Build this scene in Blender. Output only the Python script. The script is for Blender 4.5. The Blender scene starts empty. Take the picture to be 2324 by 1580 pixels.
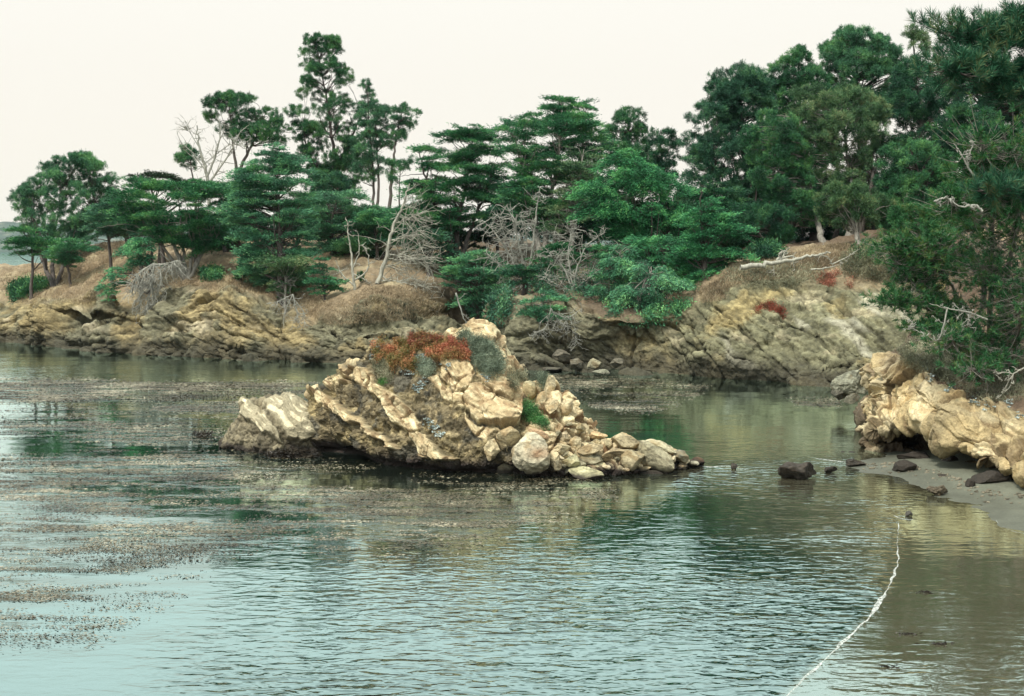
import bpy, math, random
import numpy as np
from mathutils import Vector
from mathutils.bvhtree import BVHTree
R_ = math.radians
# ---------------------------------------------------------------- camera, sky, sun, exposure
S = bpy.context.scene
C = S.collection
CAM_H, FPX, CX, CY, HOR = 9.0, 3228.0, 1162.0, 790.0, 560.0   # reference frame 2324 x 1580
PITCH = math.atan((CY-HOR)/FPX)
cam = bpy.data.objects.new('camera', bpy.data.cameras.new('camera')); C.objects.link(cam)
cam.location = (0, 0, CAM_H); cam.rotation_euler = (math.pi/2-PITCH, 0, 0)
cam.data.sensor_width = 36; cam.data.lens = 36*FPX/2324; cam.data.clip_end = 9000; cam.data.clip_start = .5
S.camera = cam
S.view_settings.view_transform = 'Standard'; S.view_settings.look = 'None'
S.view_settings.exposure = 0.0; S.view_settings.gamma = 1
S.cycles.max_bounces = 5; S.cycles.diffuse_bounces = 2; S.cycles.glossy_bounces = 3
S.cycles.transparent_max_bounces = 8; S.cycles.transmission_bounces = 3; S.cycles.volume_bounces = 0
S.cycles.caustics_reflective = False; S.cycles.caustics_refractive = False
S.cycles.use_denoising = True
SUN_EL, SUN_AZ = R_(56), R_(222)     # azimuth clockwise from +Y: behind the viewer, to the left
W = bpy.data.worlds.new('World'); S.world = W; W.use_nodes = True
nt = W.node_tree; nt.nodes.clear()
def nn(nt, typ, **k):
    n = nt.nodes.new(typ)
    for a, v in k.items():
        if a.startswith('i_'):
            key = a[2:]; key = int(key) if key.isdigit() else key.replace('_', ' ')
            n.inputs[key].default_value = v
        else: setattr(n, a, v)
    return n
def lk(nt, a, b): nt.links.new(a, b)
sky = nn(nt, 'ShaderNodeTexSky', sky_type='NISHITA', sun_disc=False, sun_elevation=SUN_EL, sun_rotation=SUN_AZ)
tc = nn(nt, 'ShaderNodeTexCoord'); sx = nn(nt, 'ShaderNodeSeparateXYZ'); lk(nt, tc.outputs['Generated'], sx.inputs[0])
cr = nn(nt, 'ShaderNodeValToRGB')      # overcast: pale at the horizon, brighter and cooler overhead
el = cr.color_ramp.elements
el[0].position = 0; el[0].color = (.25, .27, .25, 1)
el[1].position = .5; el[1].color = (.99, .93, .82, 1)
for p, c in ((.485, (.5, .5, .45, 1)), (.56, (1.0, .962, .872, 1)), (.60, (1.03, 1.01, .93, 1)), (.625, (1.35, 1.5, 1.44, 1)), (.66, (1.75, 1.95, 1.9, 1)), (.8, (1.5, 1.68, 1.66, 1)), (1, (1.4, 1.55, 1.55, 1))):
    e = el.new(p); e.color = c
mr = nn(nt, 'ShaderNodeMapRange', i_1=-1.0, i_2=1.0); lk(nt, sx.outputs['Z'], mr.inputs[0]); lk(nt, mr.outputs[0], cr.inputs[0])
ml = nn(nt, 'ShaderNodeVectorMath', operation='SCALE'); ml.inputs['Scale'].default_value = 10.0
lk(nt, cr.outputs[0], ml.inputs[0])
mx = nn(nt, 'ShaderNodeMixRGB', i_0=.97); lk(nt, sky.outputs[0], mx.inputs[1]); lk(nt, ml.outputs[0], mx.inputs[2])
bg = nn(nt, 'ShaderNodeBackground', i_1=.1); lk(nt, mx.outputs[0], bg.inputs[0])
wo = nn(nt, 'ShaderNodeOutputWorld'); lk(nt, bg.outputs[0], wo.inputs[0])
sl = bpy.data.lights.new('sun', 'SUN'); sl.energy = 4.0; sl.angle = R_(9); sl.color = (1, .95, .86)
so = bpy.data.objects.new('sun', sl); C.objects.link(so)
sd = Vector((math.sin(SUN_AZ)*math.cos(SUN_EL), math.cos(SUN_AZ)*math.cos(SUN_EL), math.sin(SUN_EL)))
so.rotation_euler = sd.to_track_quat('Z', 'Y').to_euler(); so.location = (-20, -20, 60)

# ---------------------------------------------------------------- coordinates
cp, sp_ = math.cos(PITCH), math.sin(PITCH)
def P(px, py, d):
    """world point seen at reference pixel (px,py) at forward distance d"""
    u = (px-CX)/FPX; v = (CY-py)/FPX
    ry = cp+v*sp_; rz = -sp_+v*cp; t = d/ry
    return np.array((u*t, d, CAM_H+rz*t))
def WP(px, py, z=0.0):
    u = (px-CX)/FPX; v = (CY-py)/FPX
    ry = cp+v*sp_; rz = -sp_+v*cp; t = (z-CAM_H)/rz
    return np.array((u*t, ry*t, z))
def proj(X, Y, Z):
    dz = Z-CAM_H; f = Y*cp-dz*sp_; up = Y*sp_+dz*cp
    return CX+FPX*X/f, CY-FPX*up/f
# ---------------------------------------------------------------- noise
_rs = np.random.RandomState(7)
_perm = _rs.permutation(256).astype(np.int64); _perm = np.concatenate([_perm]*3)
_g = _rs.normal(size=(256, 3)); _g /= np.linalg.norm(_g, axis=1)[:, None]
def _h(i, j, k): return _perm[_perm[_perm[i & 255]+(j & 255)]+(k & 255)]
def noise(p, seed=0):
    p = np.asarray(p, float)+seed*17.13; i = np.floor(p).astype(np.int64); f = p-i
    w = f*f*f*(f*(f*6-15)+10); out = 0
    for a in (0, 1):
        for b in (0, 1):
            for c in (0, 1):
                g = _g[_h(i[:, 0]+a, i[:, 1]+b, i[:, 2]+c)]
                d = (g*(f-np.array((a, b, c)))).sum(1)
                wt = (w[:, 0] if a else 1-w[:, 0])*(w[:, 1] if b else 1-w[:, 1])*(w[:, 2] if c else 1-w[:, 2])
                out = out+d*wt
    return out*1.6
def fbm(p, octv=4, seed=0, gain=.5, ridged=False):
    p = np.asarray(p, float); a = 1.; s = 0
    for o in range(octv):
        n = noise(p*(2.03**o), seed+o*3)
        s = s+a*((1-2*np.abs(n)) if ridged else n); a *= gain
    return s
def worley(p, seed=0):
    """F1, F2, cell random"""
    p = np.asarray(p, float)+seed*9.7; i = np.floor(p).astype(np.int64)
    f1 = np.full(len(p), 9.); f2 = f1.copy(); idr = np.zeros(len(p))
    for a in (-1, 0, 1):
        for b in (-1, 0, 1):
            for c in (-1, 0, 1):
                h = _h(i[:, 0]+a, i[:, 1]+b, i[:, 2]+c)
                off = (_g[h]*.45+.5)+i+np.array((a, b, c))
                d = np.linalg.norm(p-off, axis=1)
                m = d < f1
                f2 = np.where(m, f1, np.minimum(f2, d)); idr = np.where(m, h/256., idr); f1 = np.where(m, d, f1)
    return f1, f2, idr
def facet(p, seed=0):
    """fractured blocks: tilted planes per cell, with steps between; returns height, edge distance, random"""
    p = np.asarray(p, float)+seed*9.7; i = np.floor(p).astype(np.int64); f1 = np.full(len(p), 9.); f2 = f1.copy(); H = np.zeros(len(p)); idr = H.copy()
    for a in (-1, 0, 1):
        for b in (-1, 0, 1):
            for c in (-1, 0, 1):
                h = _h(i[:, 0]+a, i[:, 1]+b, i[:, 2]+c); v = p-((_g[h]*.45+.5)+i+np.array((a, b, c))); d = np.abs(v).max(1)*.55+np.linalg.norm(v, axis=1)*.45
                m = d < f1; f2 = np.where(m, f1, np.minimum(f2, d)); H = np.where(m, (v*_g[(h*7+13) & 255]).sum(1)*.9+(((h*37) & 255)/255.-.5)*.8, H); idr = np.where(m, h/256., idr); f1 = np.where(m, d, f1)
    return H, f2-f1, idr
def sstep(a, b, x):
    t = np.clip((x-a)/(b-a), 0, 1); return t*t*(3-2*t)
def polydist(x, y, poly):
    """signed distance (positive inside) of points to a polygon"""
    poly = np.asarray(poly, float); n = len(poly)
    best = np.full(x.shape, 1e9); ins = np.zeros(x.shape, bool)
    for k in range(n):
        ax, ay = poly[k]; bx, by = poly[(k+1) % n]
        vx, vy = bx-ax, by-ay; t = np.clip(((x-ax)*vx+(y-ay)*vy)/(vx*vx+vy*vy+1e-12), 0, 1)
        best = np.minimum(best, np.hypot(x-ax-t*vx, y-ay-t*vy))
        cond = ((ay > y) != (by > y)) & (x < (bx-ax)*(y-ay)/((by-ay) if by != ay else 1e-12)+ax)
        ins ^= cond
    return np.where(ins, best, -best)
def linedist(x, y, line):
    best = np.full(x.shape, 1e9)
    for (ax, ay), (bx, by) in zip(line[:-1], line[1:]):
        vx, vy = bx-ax, by-ay; t = np.clip(((x-ax)*vx+(y-ay)*vy)/(vx*vx+vy*vy+1e-12), 0, 1)
        best = np.minimum(best, np.hypot(x-ax-t*vx, y-ay-t*vy))
    return best
# ---------------------------------------------------------------- mesh helpers
class MB:
    def __init__(s): s.v = []; s.f = []; s.n = 0; s.c = []
    def add(s, v, f, col=None):
        v = np.asarray(v, float).reshape(-1, 3); f = np.asarray(f, np.int64)
        s.v.append(v); s.f.append(f+s.n); s.n += len(v)
        if col is not None: s.c.append(np.broadcast_to(col, (len(v), 3)))
    def build(s, name, mat, parent=None, smooth=False, origin=None):
        if not s.v: return None
        v = np.concatenate(s.v)
        if parent is not None: v = v-np.array(parent.location)
        elif origin is not None: v = v-np.asarray(origin)
        me = bpy.data.meshes.new(name); me.vertices.add(len(v)); me.vertices.foreach_set('co', v.astype(np.float32).ravel())
        li = np.concatenate([f.ravel() for f in s.f]); tot = np.concatenate([np.full(len(f), f.shape[1]) for f in s.f])
        st = np.concatenate(([0], np.cumsum(tot)[:-1]))
        me.loops.add(len(li)); me.loops.foreach_set('vertex_index', li.astype(np.int32))
        me.polygons.add(len(tot)); me.polygons.foreach_set('loop_start', st.astype(np.int32))
        me.polygons.foreach_set('use_smooth', np.full(len(tot), smooth)); me.update(calc_edges=True)
        if s.c:
            a = me.color_attributes.new('tint', 'FLOAT_COLOR', 'POINT')
            c = np.ones((len(v), 4), np.float32); c[:, :3] = np.concatenate(s.c); a.data.foreach_set('color', c.ravel())
        me.materials.append(mat)
        o = bpy.data.objects.new(name, me); C.objects.link(o)
        if parent is not None: o.parent = parent
        elif origin is not None: o.location = origin
        return o
def attr(o, name, val):
    a = o.data.attributes.new(name, 'FLOAT', 'POINT'); a.data.foreach_set('value', np.asarray(val, np.float32).ravel())
def tag(o, label=None, cat=None, group=None, kind=None):
    if label: o['label'] = label
    if cat: o['category'] = cat
    if group: o['group'] = group
    if kind: o['kind'] = kind
    return o
def empty(name, loc, label, cat, group=None):
    o = bpy.data.objects.new(name, None); C.objects.link(o); o.location = tuple(float(q) for q in loc); o.empty_display_size = .3
    return tag(o, label, cat, group)
def grid_faces(nu, nv):
    i = np.arange(nu-1)[:, None]*nv+np.arange(nv-1)[None]
    i = i.ravel(); return np.stack([i, i+nv, i+nv+1, i+1], 1)
def tube(mb, pts, rad, sides=5, col=None):
    pts = np.asarray(pts, float); n = len(pts); rad = np.broadcast_to(rad, (n,))
    t = np.gradient(pts, axis=0); t /= np.linalg.norm(t, axis=1)[:, None]+1e-9
    ref = np.array((0, 0, 1.)) if abs(t[:, 2]).mean() < .8 else np.array((0, 1., 0))
    a = np.cross(t, ref); a /= np.linalg.norm(a, axis=1)[:, None]+1e-9; b = np.cross(t, a)
    an = np.arange(sides)/sides*2*math.pi
    v = pts[:, None]+rad[:, None, None]*(a[:, None]*np.cos(an)[None, :, None]+b[:, None]*np.sin(an)[None, :, None])
    i = np.arange(n-1)[:, None]*sides; j = np.arange(sides)[None]; k = (j+1) % sides
    f = np.stack([(i+j).ravel(), (i+sides+j).ravel(), (i+sides+k).ravel(), (i+k).ravel()], 1)
    mb.add(v.reshape(-1, 3), f, col)
def curve(p, n=8, wob=0, rng=None):
    """Catmull-Rom through p"""
    p = np.asarray(p, float)
    if len(p) == 2: q = p[0]+(p[1]-p[0])*np.linspace(0, 1, n)[:, None]
    else:
        e = np.vstack([2*p[0]-p[1], p, 2*p[-1]-p[-2]]); m = len(p)-1
        u = np.linspace(0, m, n*m+1); k = np.minimum(u.astype(int), m-1); t = (u-k)[:, None]
        a, b, c, d = e[k], e[k+1], e[k+2], e[k+3]
        q = .5*(2*b+(c-a)*t+(2*a-5*b+4*c-d)*t*t+(-a+3*b-3*c+d)*t**3)
    if wob and rng is not None:
        w = rng.normal(size=q.shape)*wob; w[0] = 0; q = q+w
    return q
def leaves(mb, c, d, w, rng, col=None):
    """diamond leaves: centre base c, length vectors d, width w"""
    n = len(c)
    if n == 0: return
    r = rng.normal(size=(n, 3)); s = np.cross(d, r); s /= np.linalg.norm(s, axis=1)[:, None]+1e-9
    s = s*np.broadcast_to(w, (n,))[:, None]*.5
    v = np.stack([c, c+d*.45+s, c+d, c+d*.45-s], 1).reshape(-1, 3)
    mb.add(v, np.arange(4*n).reshape(-1, 4), None if col is None else np.repeat(col, 4, 0))
def unit(v): return v/(np.linalg.norm(v, axis=-1, keepdims=True)+1e-9)

# ---------------------------------------------------------------- materials
def newmat(name):
    m = bpy.data.materials.new(name); m.use_nodes = True; m.node_tree.nodes.clear()
    return m, m.node_tree
def mat_leaf(name, c0, c1, c2, rough=.6, trans=.12, nscale=.35):
    m, t = newmat(name)
    g = nn(t, 'ShaderNodeNewGeometry'); cr = nn(t, 'ShaderNodeValToRGB')
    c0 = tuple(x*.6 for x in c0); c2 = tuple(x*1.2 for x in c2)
    e = cr.color_ramp.elements; e[0].color = (*c0, 1); e[1].color = (*c2, 1); q = e.new(.55); q.color = (*c1, 1)
    no = nn(t, 'ShaderNodeTexNoise', i_Scale=nscale, i_Detail=2.0); tcn = nn(t, 'ShaderNodeTexCoord'); lk(t, tcn.outputs['Object'], no.inputs['Vector'])
    ad = nn(t, 'ShaderNodeMath', operation='MULTIPLY_ADD', i_1=.55); lk(t, g.outputs['Random Per Island'], ad.inputs[0])
    mr = nn(t, 'ShaderNodeMapRange', i_1=.34, i_2=.66, i_3=-.12, i_4=.5); lk(t, no.outputs[0], mr.inputs[0]); lk(t, mr.outputs[0], ad.inputs[2]); lk(t, ad.outputs[0], cr.inputs[0])
    b = nn(t, 'ShaderNodeBsdfPrincipled', i_Roughness=rough); b.inputs['Specular IOR Level'].default_value = .25
    oi = nn(t, 'ShaderNodeObjectInfo'); hs = nn(t, 'ShaderNodeHueSaturation'); lk(t, cr.outputs[0], hs.inputs['Color'])
    for key, lo, hi in (('Hue', .492, .506), ('Value', .74, 1.2), ('Saturation', .98, .82)):
        m_ = nn(t, 'ShaderNodeMapRange', i_3=lo, i_4=hi); lk(t, oi.outputs['Random'], m_.inputs[0]); lk(t, m_.outputs[0], hs.inputs[key])
    lk(t, hs.outputs[0], b.inputs['Base Color'])
    tr = nn(t, 'ShaderNodeBsdfTranslucent'); lk(t, hs.outputs[0], tr.inputs[0])
    mx = nn(t, 'ShaderNodeMixShader', i_0=trans); lk(t, b.outputs[0], mx.inputs[1]); lk(t, tr.outputs[0], mx.inputs[2])
    o = nn(t, 'ShaderNodeOutputMaterial'); lk(t, mx.outputs[0], o.inputs[0]); return m
def mat_bark(name, c0, c1, sc=6.0, bump=.4):
    m, t = newmat(name)
    tcn = nn(t, 'ShaderNodeTexCoord'); mp = nn(t, 'ShaderNodeMapping'); mp.inputs['Scale'].default_value = (1, 1, .25); lk(t, tcn.outputs['Object'], mp.inputs[0])
    no = nn(t, 'ShaderNodeTexNoise', i_Scale=sc, i_Detail=5.0, i_Roughness=.65); lk(t, mp.outputs[0], no.inputs['Vector'])
    cr = nn(t, 'ShaderNodeValToRGB'); e = cr.color_ramp.elements; e[0].position = .3; e[1].position = .7; e[0].color = (*c0, 1); e[1].color = (*c1, 1)
    lk(t, no.outputs[0], cr.inputs[0]); b = nn(t, 'ShaderNodeBsdfPrincipled', i_Roughness=.9); lk(t, cr.outputs[0], b.inputs['Base Color'])
    bu = nn(t, 'ShaderNodeBump', i_Strength=bump, i_Distance=.05); lk(t, no.outputs[0], bu.inputs['Height']); lk(t, bu.outputs[0], b.inputs['Normal'])
    o = nn(t, 'ShaderNodeOutputMaterial'); lk(t, b.outputs[0], o.inputs[0]); return m
def mat_rock(name, fine=7.0, bump=1.0, dist=.12, rough=.88):
    """base colour from the 'tint' attribute times procedural mottling"""
    m, t = newmat(name)
    at = nn(t, 'ShaderNodeAttribute', attribute_name='tint'); tcn = nn(t, 'ShaderNodeTexCoord')
    n1 = nn(t, 'ShaderNodeTexNoise', i_Scale=fine, i_Detail=8.0, i_Roughness=.7); lk(t, tcn.outputs['Object'], n1.inputs['Vector'])
    n2 = nn(t, 'ShaderNodeTexVoronoi', i_Scale=fine*1.3); lk(t, tcn.outputs['Object'], n2.inputs['Vector'])
    mr = nn(t, 'ShaderNodeMapRange', i_1=.25, i_2=.75, i_3=.55, i_4=1.4); lk(t, n1.outputs[0], mr.inputs[0])
    mu = nn(t, 'ShaderNodeVectorMath', operation='SCALE'); lk(t, at.outputs['Color'], mu.inputs[0]); lk(t, mr.outputs[0], mu.inputs['Scale'])
    ad = nn(t, 'ShaderNodeMath', operation='MULTIPLY_ADD', i_1=-.35); lk(t, n2.outputs['Distance'], ad.inputs[0]); lk(t, n1.outputs[0], ad.inputs[2])
    bu = nn(t, 'ShaderNodeBump', i_Strength=bump, i_Distance=dist); lk(t, ad.outputs[0], bu.inputs['Height'])
    b = nn(t, 'ShaderNodeBsdfPrincipled', i_Roughness=rough); b.inputs['Specular IOR Level'].default_value = .25
    lk(t, mu.outputs[0], b.inputs['Base Color']); lk(t, bu.outputs[0], b.inputs['Normal'])
    o = nn(t, 'ShaderNodeOutputMaterial'); lk(t, b.outputs[0], o.inputs[0]); return m
M_head = mat_rock('headland_rock', 4.5, .9, .14)
M_isl = mat_rock('sea_rock', 9.0, .8, .06)
M_near = mat_rock('cliff_sandstone', 8.0, .8, .07)
M_cyp = mat_leaf('cypress_foliage', (0.021, 0.091, 0.046), (0.040, 0.225, 0.087), (0.180, 0.425, 0.108), nscale=.5)
M_cypb = mat_leaf('bright_cypress_foliage', (0.020, 0.093, 0.044), (0.045, 0.276, 0.106), (0.181, 0.507, 0.147), nscale=.5)
M_pine = mat_leaf('pine_foliage', (0.016, 0.070, 0.036), (0.035, 0.178, 0.066), (0.140, 0.328, 0.075), nscale=.5)
M_pinel = mat_leaf('lichened_pine_foliage', (0.026, 0.079, 0.039), (0.076, 0.196, 0.066), (0.241, 0.268, 0.110), nscale=.6)
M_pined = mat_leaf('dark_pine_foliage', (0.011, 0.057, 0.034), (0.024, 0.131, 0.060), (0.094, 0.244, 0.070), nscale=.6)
M_needle = mat_leaf('pine_needles', (0.020, 0.069, 0.035), (0.029, 0.166, 0.078), (0.161, 0.166, 0.055), nscale=2.5)
M_needleg = mat_leaf('green_pine_needles', (0.014, 0.071, 0.022), (0.027, 0.169, 0.044), (0.135, 0.176, 0.038), nscale=1.2)
M_bark = mat_bark('tree_bark', (.035, .027, .024), (.12, .10, .085))
M_bark2 = mat_bark('grey_bark', (.10, .09, .075), (.30, .28, .235))
M_dead = mat_bark('bleached_wood', (.17, .165, .135), (.48, .46, .37))
M_dead2 = mat_bark('grey_dead_wood', (.17, .17, .14), (.42, .41, .35))
M_grass = mat_leaf('dry_grass_blades', (0.189, 0.141, 0.078), (0.354, 0.271, 0.153), (0.552, 0.444, 0.263), trans=.1, nscale=.4)
M_brush = mat_leaf('grey_brush', (0.095, 0.111, 0.062), (0.216, 0.221, 0.125), (0.405, 0.377, 0.237), trans=.1, nscale=.8)
M_ice = mat_leaf('ice_plant_leaves', (.15, .21, .035), (.32, .15, .035), (.50, .10, .03), trans=.05, nscale=1.3)
M_icer = mat_leaf('red_ice_plant_leaves', (.12, .11, .035), (.30, .065, .03), (.40, .10, .04), trans=.05, nscale=1.2)
M_sage = mat_leaf('grey_green_leaves', (.10, .14, .085), (.20, .26, .17), (.36, .40, .27), trans=.08, nscale=1.6)
M_green = mat_leaf('bright_green_leaves', (.02, .08, .02), (.05, .20, .04), (.10, .30, .06), nscale=2)
M_silver = mat_leaf('silver_rosette_leaves', (.18, .23, .22), (.36, .44, .42), (.6, .66, .62), trans=.02, nscale=2)
M_kelp = mat_leaf('kelp_blades', (.03, .026, .012), (.12, .095, .05), (.33, .29, .19), rough=.3, trans=0, nscale=.3)
M_kelpd = mat_leaf('wet_dark_seaweed', (.012, .010, .008), (.04, .032, .022), (.10, .085, .06), rough=.3, trans=0, nscale=2)

# ---------------------------------------------------------------- lofted ground
def loft(cols, nu, nv_rows, upos=None):
    """cols: array (ncol, nrow, 3); nv_rows: samples between successive rows; returns grid, u, v"""
    A = np.asarray(cols, float)
    def cr1(A, params):
        m = len(A)-1; k = np.minimum(params.astype(int), m-1); t = (params-k).reshape((-1,)+(1,)*(A.ndim-1))
        E = np.concatenate([[2*A[0]-A[1]], A, [2*A[-1]-A[-2]]])
        a, b, c, d = E[k], E[k+1], E[k+2], E[k+3]
        h = .5*(2*b+(c-a)*t+(2*a-5*b+4*c-d)*t*t+(-a+3*b-3*c+d)*t**3)
        return h*.7+(b+(c-b)*t)*.3
    vp = np.concatenate([np.linspace(k, k+1, n, endpoint=False) for k, n in enumerate(nv_rows)]+[[len(nv_rows)]])
    if upos is None: upos = np.arange(len(A))
    up = np.interp(np.linspace(0, 1, nu), (upos-upos[0])/(upos[-1]-upos[0]), np.arange(len(A)))
    B = cr1(A, up); G = np.swapaxes(cr1(np.swapaxes(B, 0, 1), vp), 0, 1)
    return G, up, vp
def normals(G):
    du = np.gradient(G, axis=0); dv = np.gradient(G, axis=1); n = np.cross(du, dv); return unit(n)
def dent(p, q, r, depth):
    d = (p-np.asarray(q))/np.asarray(r); return depth*np.exp(-(d**2).sum(1))
# columns of the far headland: px, shoreline py, lower, mid, break (py, d), slope, ridge
HT = [
 (-420, (752,150),(728,152),(700,154),(665,158),(640,166),(625,178)),
 (-200, (762,144),(738,146),(708,148),(672,152),(642,160),(618,174)),
 (0,   (775,135),(745,136.5),(715,138),(682,141),(645,150),(602,165)),
 (110, (788,127.5),(752,129),(717,131),(690,133),(650,143),(600,156)),
 (200, (799,121.6),(762,123),(718,126.5),(697,124.5),(632,137),(560,152)),
 (300, (806,118),(770,119.5),(735,122),(692,124),(625,132),(548,150)),
 (400, (812,115.3),(775,117),(715,119),(655,121.5),(620,127),(548,148)),
 (520, (818,112.6),(778,114),(722,116),(657,118.5),(620,125),(548,146)),
 (650, (822,110.9),(785,112.5),(742,114),(702,116.5),(645,123),(545,146)),
 (740, (824,110),(790,111),(755,112),(718,113.5),(655,119),(535,145)),
 (850, (827,108.8),(795,110),(748,111),(695,113),(636,117),(535,145)),
 (960, (832,106.8),(800,109),(755,112),(695,115),(640,119),(540,145)),
 (1060,(835,105.6),(800,110),(762,115),(705,120),(635,125),(540,145)),
 (1110,(836,105.3),(808,110),(765,116),(712,121),(645,127),(540,145)),
 (1165,(838,104.5),(790,105.5),(738,107),(697,109),(652,116),(550,145)),
 (1250,(842,103),(795,104.5),(735,106),(682,108.5),(640,114),(555,141)),
 (1350,(846,101.6),(800,104),(762,105),(712,104),(650,111),(560,136)),
 (1450,(852,99.5),(812,102),(775,103.3),(727,102),(662,108),(565,131)),
 (1550,(858,97.5),(825,99.5),(775,101),(702,102.5),(640,107),(565,128)),
 (1650,(864,95.6),(812,97),(740,99),(655,102),(608,106),(565,122)),
 (1750,(870,93.7),(805,95.5),(720,98),(640,101.5),(592,106),(560,120)),
 (1850,(877,91.6),(812,93.5),(722,97),(640,100.5),(580,106),(552,118)),
 (1950,(882,90.2),(820,92),(740,95),(655,99.5),(588,104),(540,116)),
 (2080,(885,89.4),(820,91),(740,94),(655,98),(586,102),(520,114)),
 (2250,(890,88),(820,89),(740,92),(650,96),(570,100),(500,112)),
 (2600,(895,86.7),(820,88),(740,90),(640,94),(560,98),(480,110)),
]
cols = []
for r in HT:
    px = r[0]; pts = [P(px, r[1][0], r[1][1])]
    pts += [P(px, a, b) for a, b in r[2:]]
    sh = pts[0].copy(); sh[2] = -.05; pts[0] = sh
    bed = sh+np.array((0, -1.6, -2.2)); ridge = pts[-1]
    back = ridge+np.array((0, 30, -1.2 if px > 350 else -4)); far = ridge+np.array((0, 70, -ridge[2]-3))
    cols.append([bed]+pts+[back, far])
G, up, vp = loft(cols, 1500, [8, 48, 48, 44, 44, 40, 10, 6], upos=np.array([r[0] for r in HT], float))
N = -normals(G)
if N[:, 60, 1].mean() > 0: N = -N
nu, nv = G.shape[:2]
p = G.reshape(-1, 3); n_ = N.reshape(-1, 3); V = np.tile(vp, (nu, 1)).ravel()
pxx, pyy = proj(p[:, 0], p[:, 1], p[:, 2])
cliff = sstep(.6, 1.1, V)*(1-sstep(3.8, 4.5, V+.35*fbm(p*.25, 3, 5)))
# bedding: low dip on the left, steep down to the right further right
dip = np.interp(pxx, (0, 500, 1100, 1500, 1700, 2300), (.1, .3, .25, .5, .62, .62))
wrp = fbm(p*.18, 3, 2)
s = (p[:, 0]*np.sin(dip)+p[:, 2]*np.cos(dip))*1.0+wrp*.7+p[:, 1]*.12
s2 = s/1.15; fr = s2-np.floor(s2); bedn = (np.floor(s2)*37.7 % 1)
step = (sstep(0, .12, fr)*(1-sstep(.55, 1, fr)))
s3 = s/.36+fbm(p*.5, 2, 8); fr3 = s3-np.floor(s3); step3 = sstep(0, .2, fr3)*(1-sstep(.4, 1, fr3))
f1, f2, idw = worley(p*np.array((.9, .9, 1.3)), 1)
g1, g2, idg = worley(p*np.array((2.6, 2.6, 3.4)), 3)
bigr = fbm(p*.16, 4, 11)
h1, h2, idh = worley(p*np.array((.33, .33, .5))+fbm(p*.3, 2, 14)[:, None]*.5, 12)
patch = sstep(-.35, .35, fbm(p*.2, 3, 13))
crag = fbm(p*np.array((.55, .55, .9)), 4, 4, ridged=True, gain=.5)
rt = 1-.5*sstep(1450, 1650, pxx); tng0 = p[:, 0]*np.cos(dip)-p[:, 2]*np.sin(dip)
F0, E0, I0 = facet(np.stack([tng0*.22, s*.5, p[:, 1]*.22], 1)+fbm(p*.25, 2, 14)[:, None]*.25, 12)
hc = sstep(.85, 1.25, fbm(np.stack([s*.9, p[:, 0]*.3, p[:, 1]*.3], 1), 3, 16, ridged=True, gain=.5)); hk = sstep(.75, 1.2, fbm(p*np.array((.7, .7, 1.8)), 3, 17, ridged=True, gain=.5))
disp = cliff*rt*(bigr*1.4+F0*.8+(step-.5)*.42*(.35+bedn)*patch)-cliff*hc*.12
disp += (1-cliff)*sstep(3.2, 4.5, V)*(fbm(p*.3, 4, 6)*.5)
lowz = (1-sstep(.9, 2.6, p[:, 2]))
for (px_, py_, d_, r_, dd) in (
    (1340,800,103,(3,3,.7),-2.4),(1440,815,101.5,(2.4,2.5,.45),-1.5),(1590,853,97.5,(2.0,3,.45),-1.8),(1640,858,96.5,(2.8,3,.5),-2.4),(1740,848,94.5,(1.,2,.4),-1.2),
    (230,712,126,(3.2,3,.4),-1.7),(300,712,123,(1.8,3,.9),-1.8),(860,745,111,(1.6,2,.6),-1.6),(800,775,111,(.6,2,1.5),-.9),(1100,700,120,(2.2,5,3),-3),
    (1240,790,104.5,(2.,2,.5),-1.3),(1500,740,101.5,(2.,2,.6),-1.2),(400,745,118,(1.5,2,.4),-.9),(620,800,112.5,(2,2,.3),-.9),(170,780,124,(2,2,.3),-.9),(700,705,115.5,(1,2,.8),-1.0),(480,770,114,(1.4,2,.4),-.9),(1550,800,99,(1.8,2,.35),-1.0)):
    disp += dent(p, P(px_, py_, d_), r_, dd)*sstep(0, .5, V)
wetcut = dent(p*np.array((0, 0, 1.)), (0, 0, .3), (1, 1, .5), -1.2)*(.15+.85*sstep(-.1, .35, fbm(p*.3*np.array((1, 1, 0)), 3, 15)))
disp += wetcut*sstep(.5, 1, V)*(V < 4)
p = p+n_*disp[:, None]
N = -normals(p.reshape(nu, nv, 3))
if N[:, 60, 1].mean() > 0: N = -N
n_ = N.reshape(-1, 3)
f1, f2, idw = worley(p*np.array((.9, .9, 1.3)), 1); g1, g2, idg = worley(p*np.array((2.4, 2.4, 3.2)), 3)
s = (p[:, 0]*np.sin(dip)+p[:, 2]*np.cos(dip))+wrp*.7; s3 = s/.4+fbm(p*.5, 2, 8); fr3 = s3-np.floor(s3); step3 = sstep(0, .15, fr3)*(1-sstep(.5, 1, fr3))
tng = p[:, 0]*np.cos(dip)-p[:, 2]*np.sin(dip)
bl = fbm(np.stack([s*1.5, tng*.33, p[:, 1]*.4], 1), 4, 18, ridged=True, gain=.55); gr = fbm(p*np.array((1.7, 1.7, 2.3)), 3, 19, gain=.6)
F1_, E1_, I1_ = facet(np.stack([tng*.28, s*1.5, p[:, 1]*.3], 1)+fbm(p*.8, 2, 20)[:, None]*.2, 21)
wob = fbm(p*.5, 3, 50)*9
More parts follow.
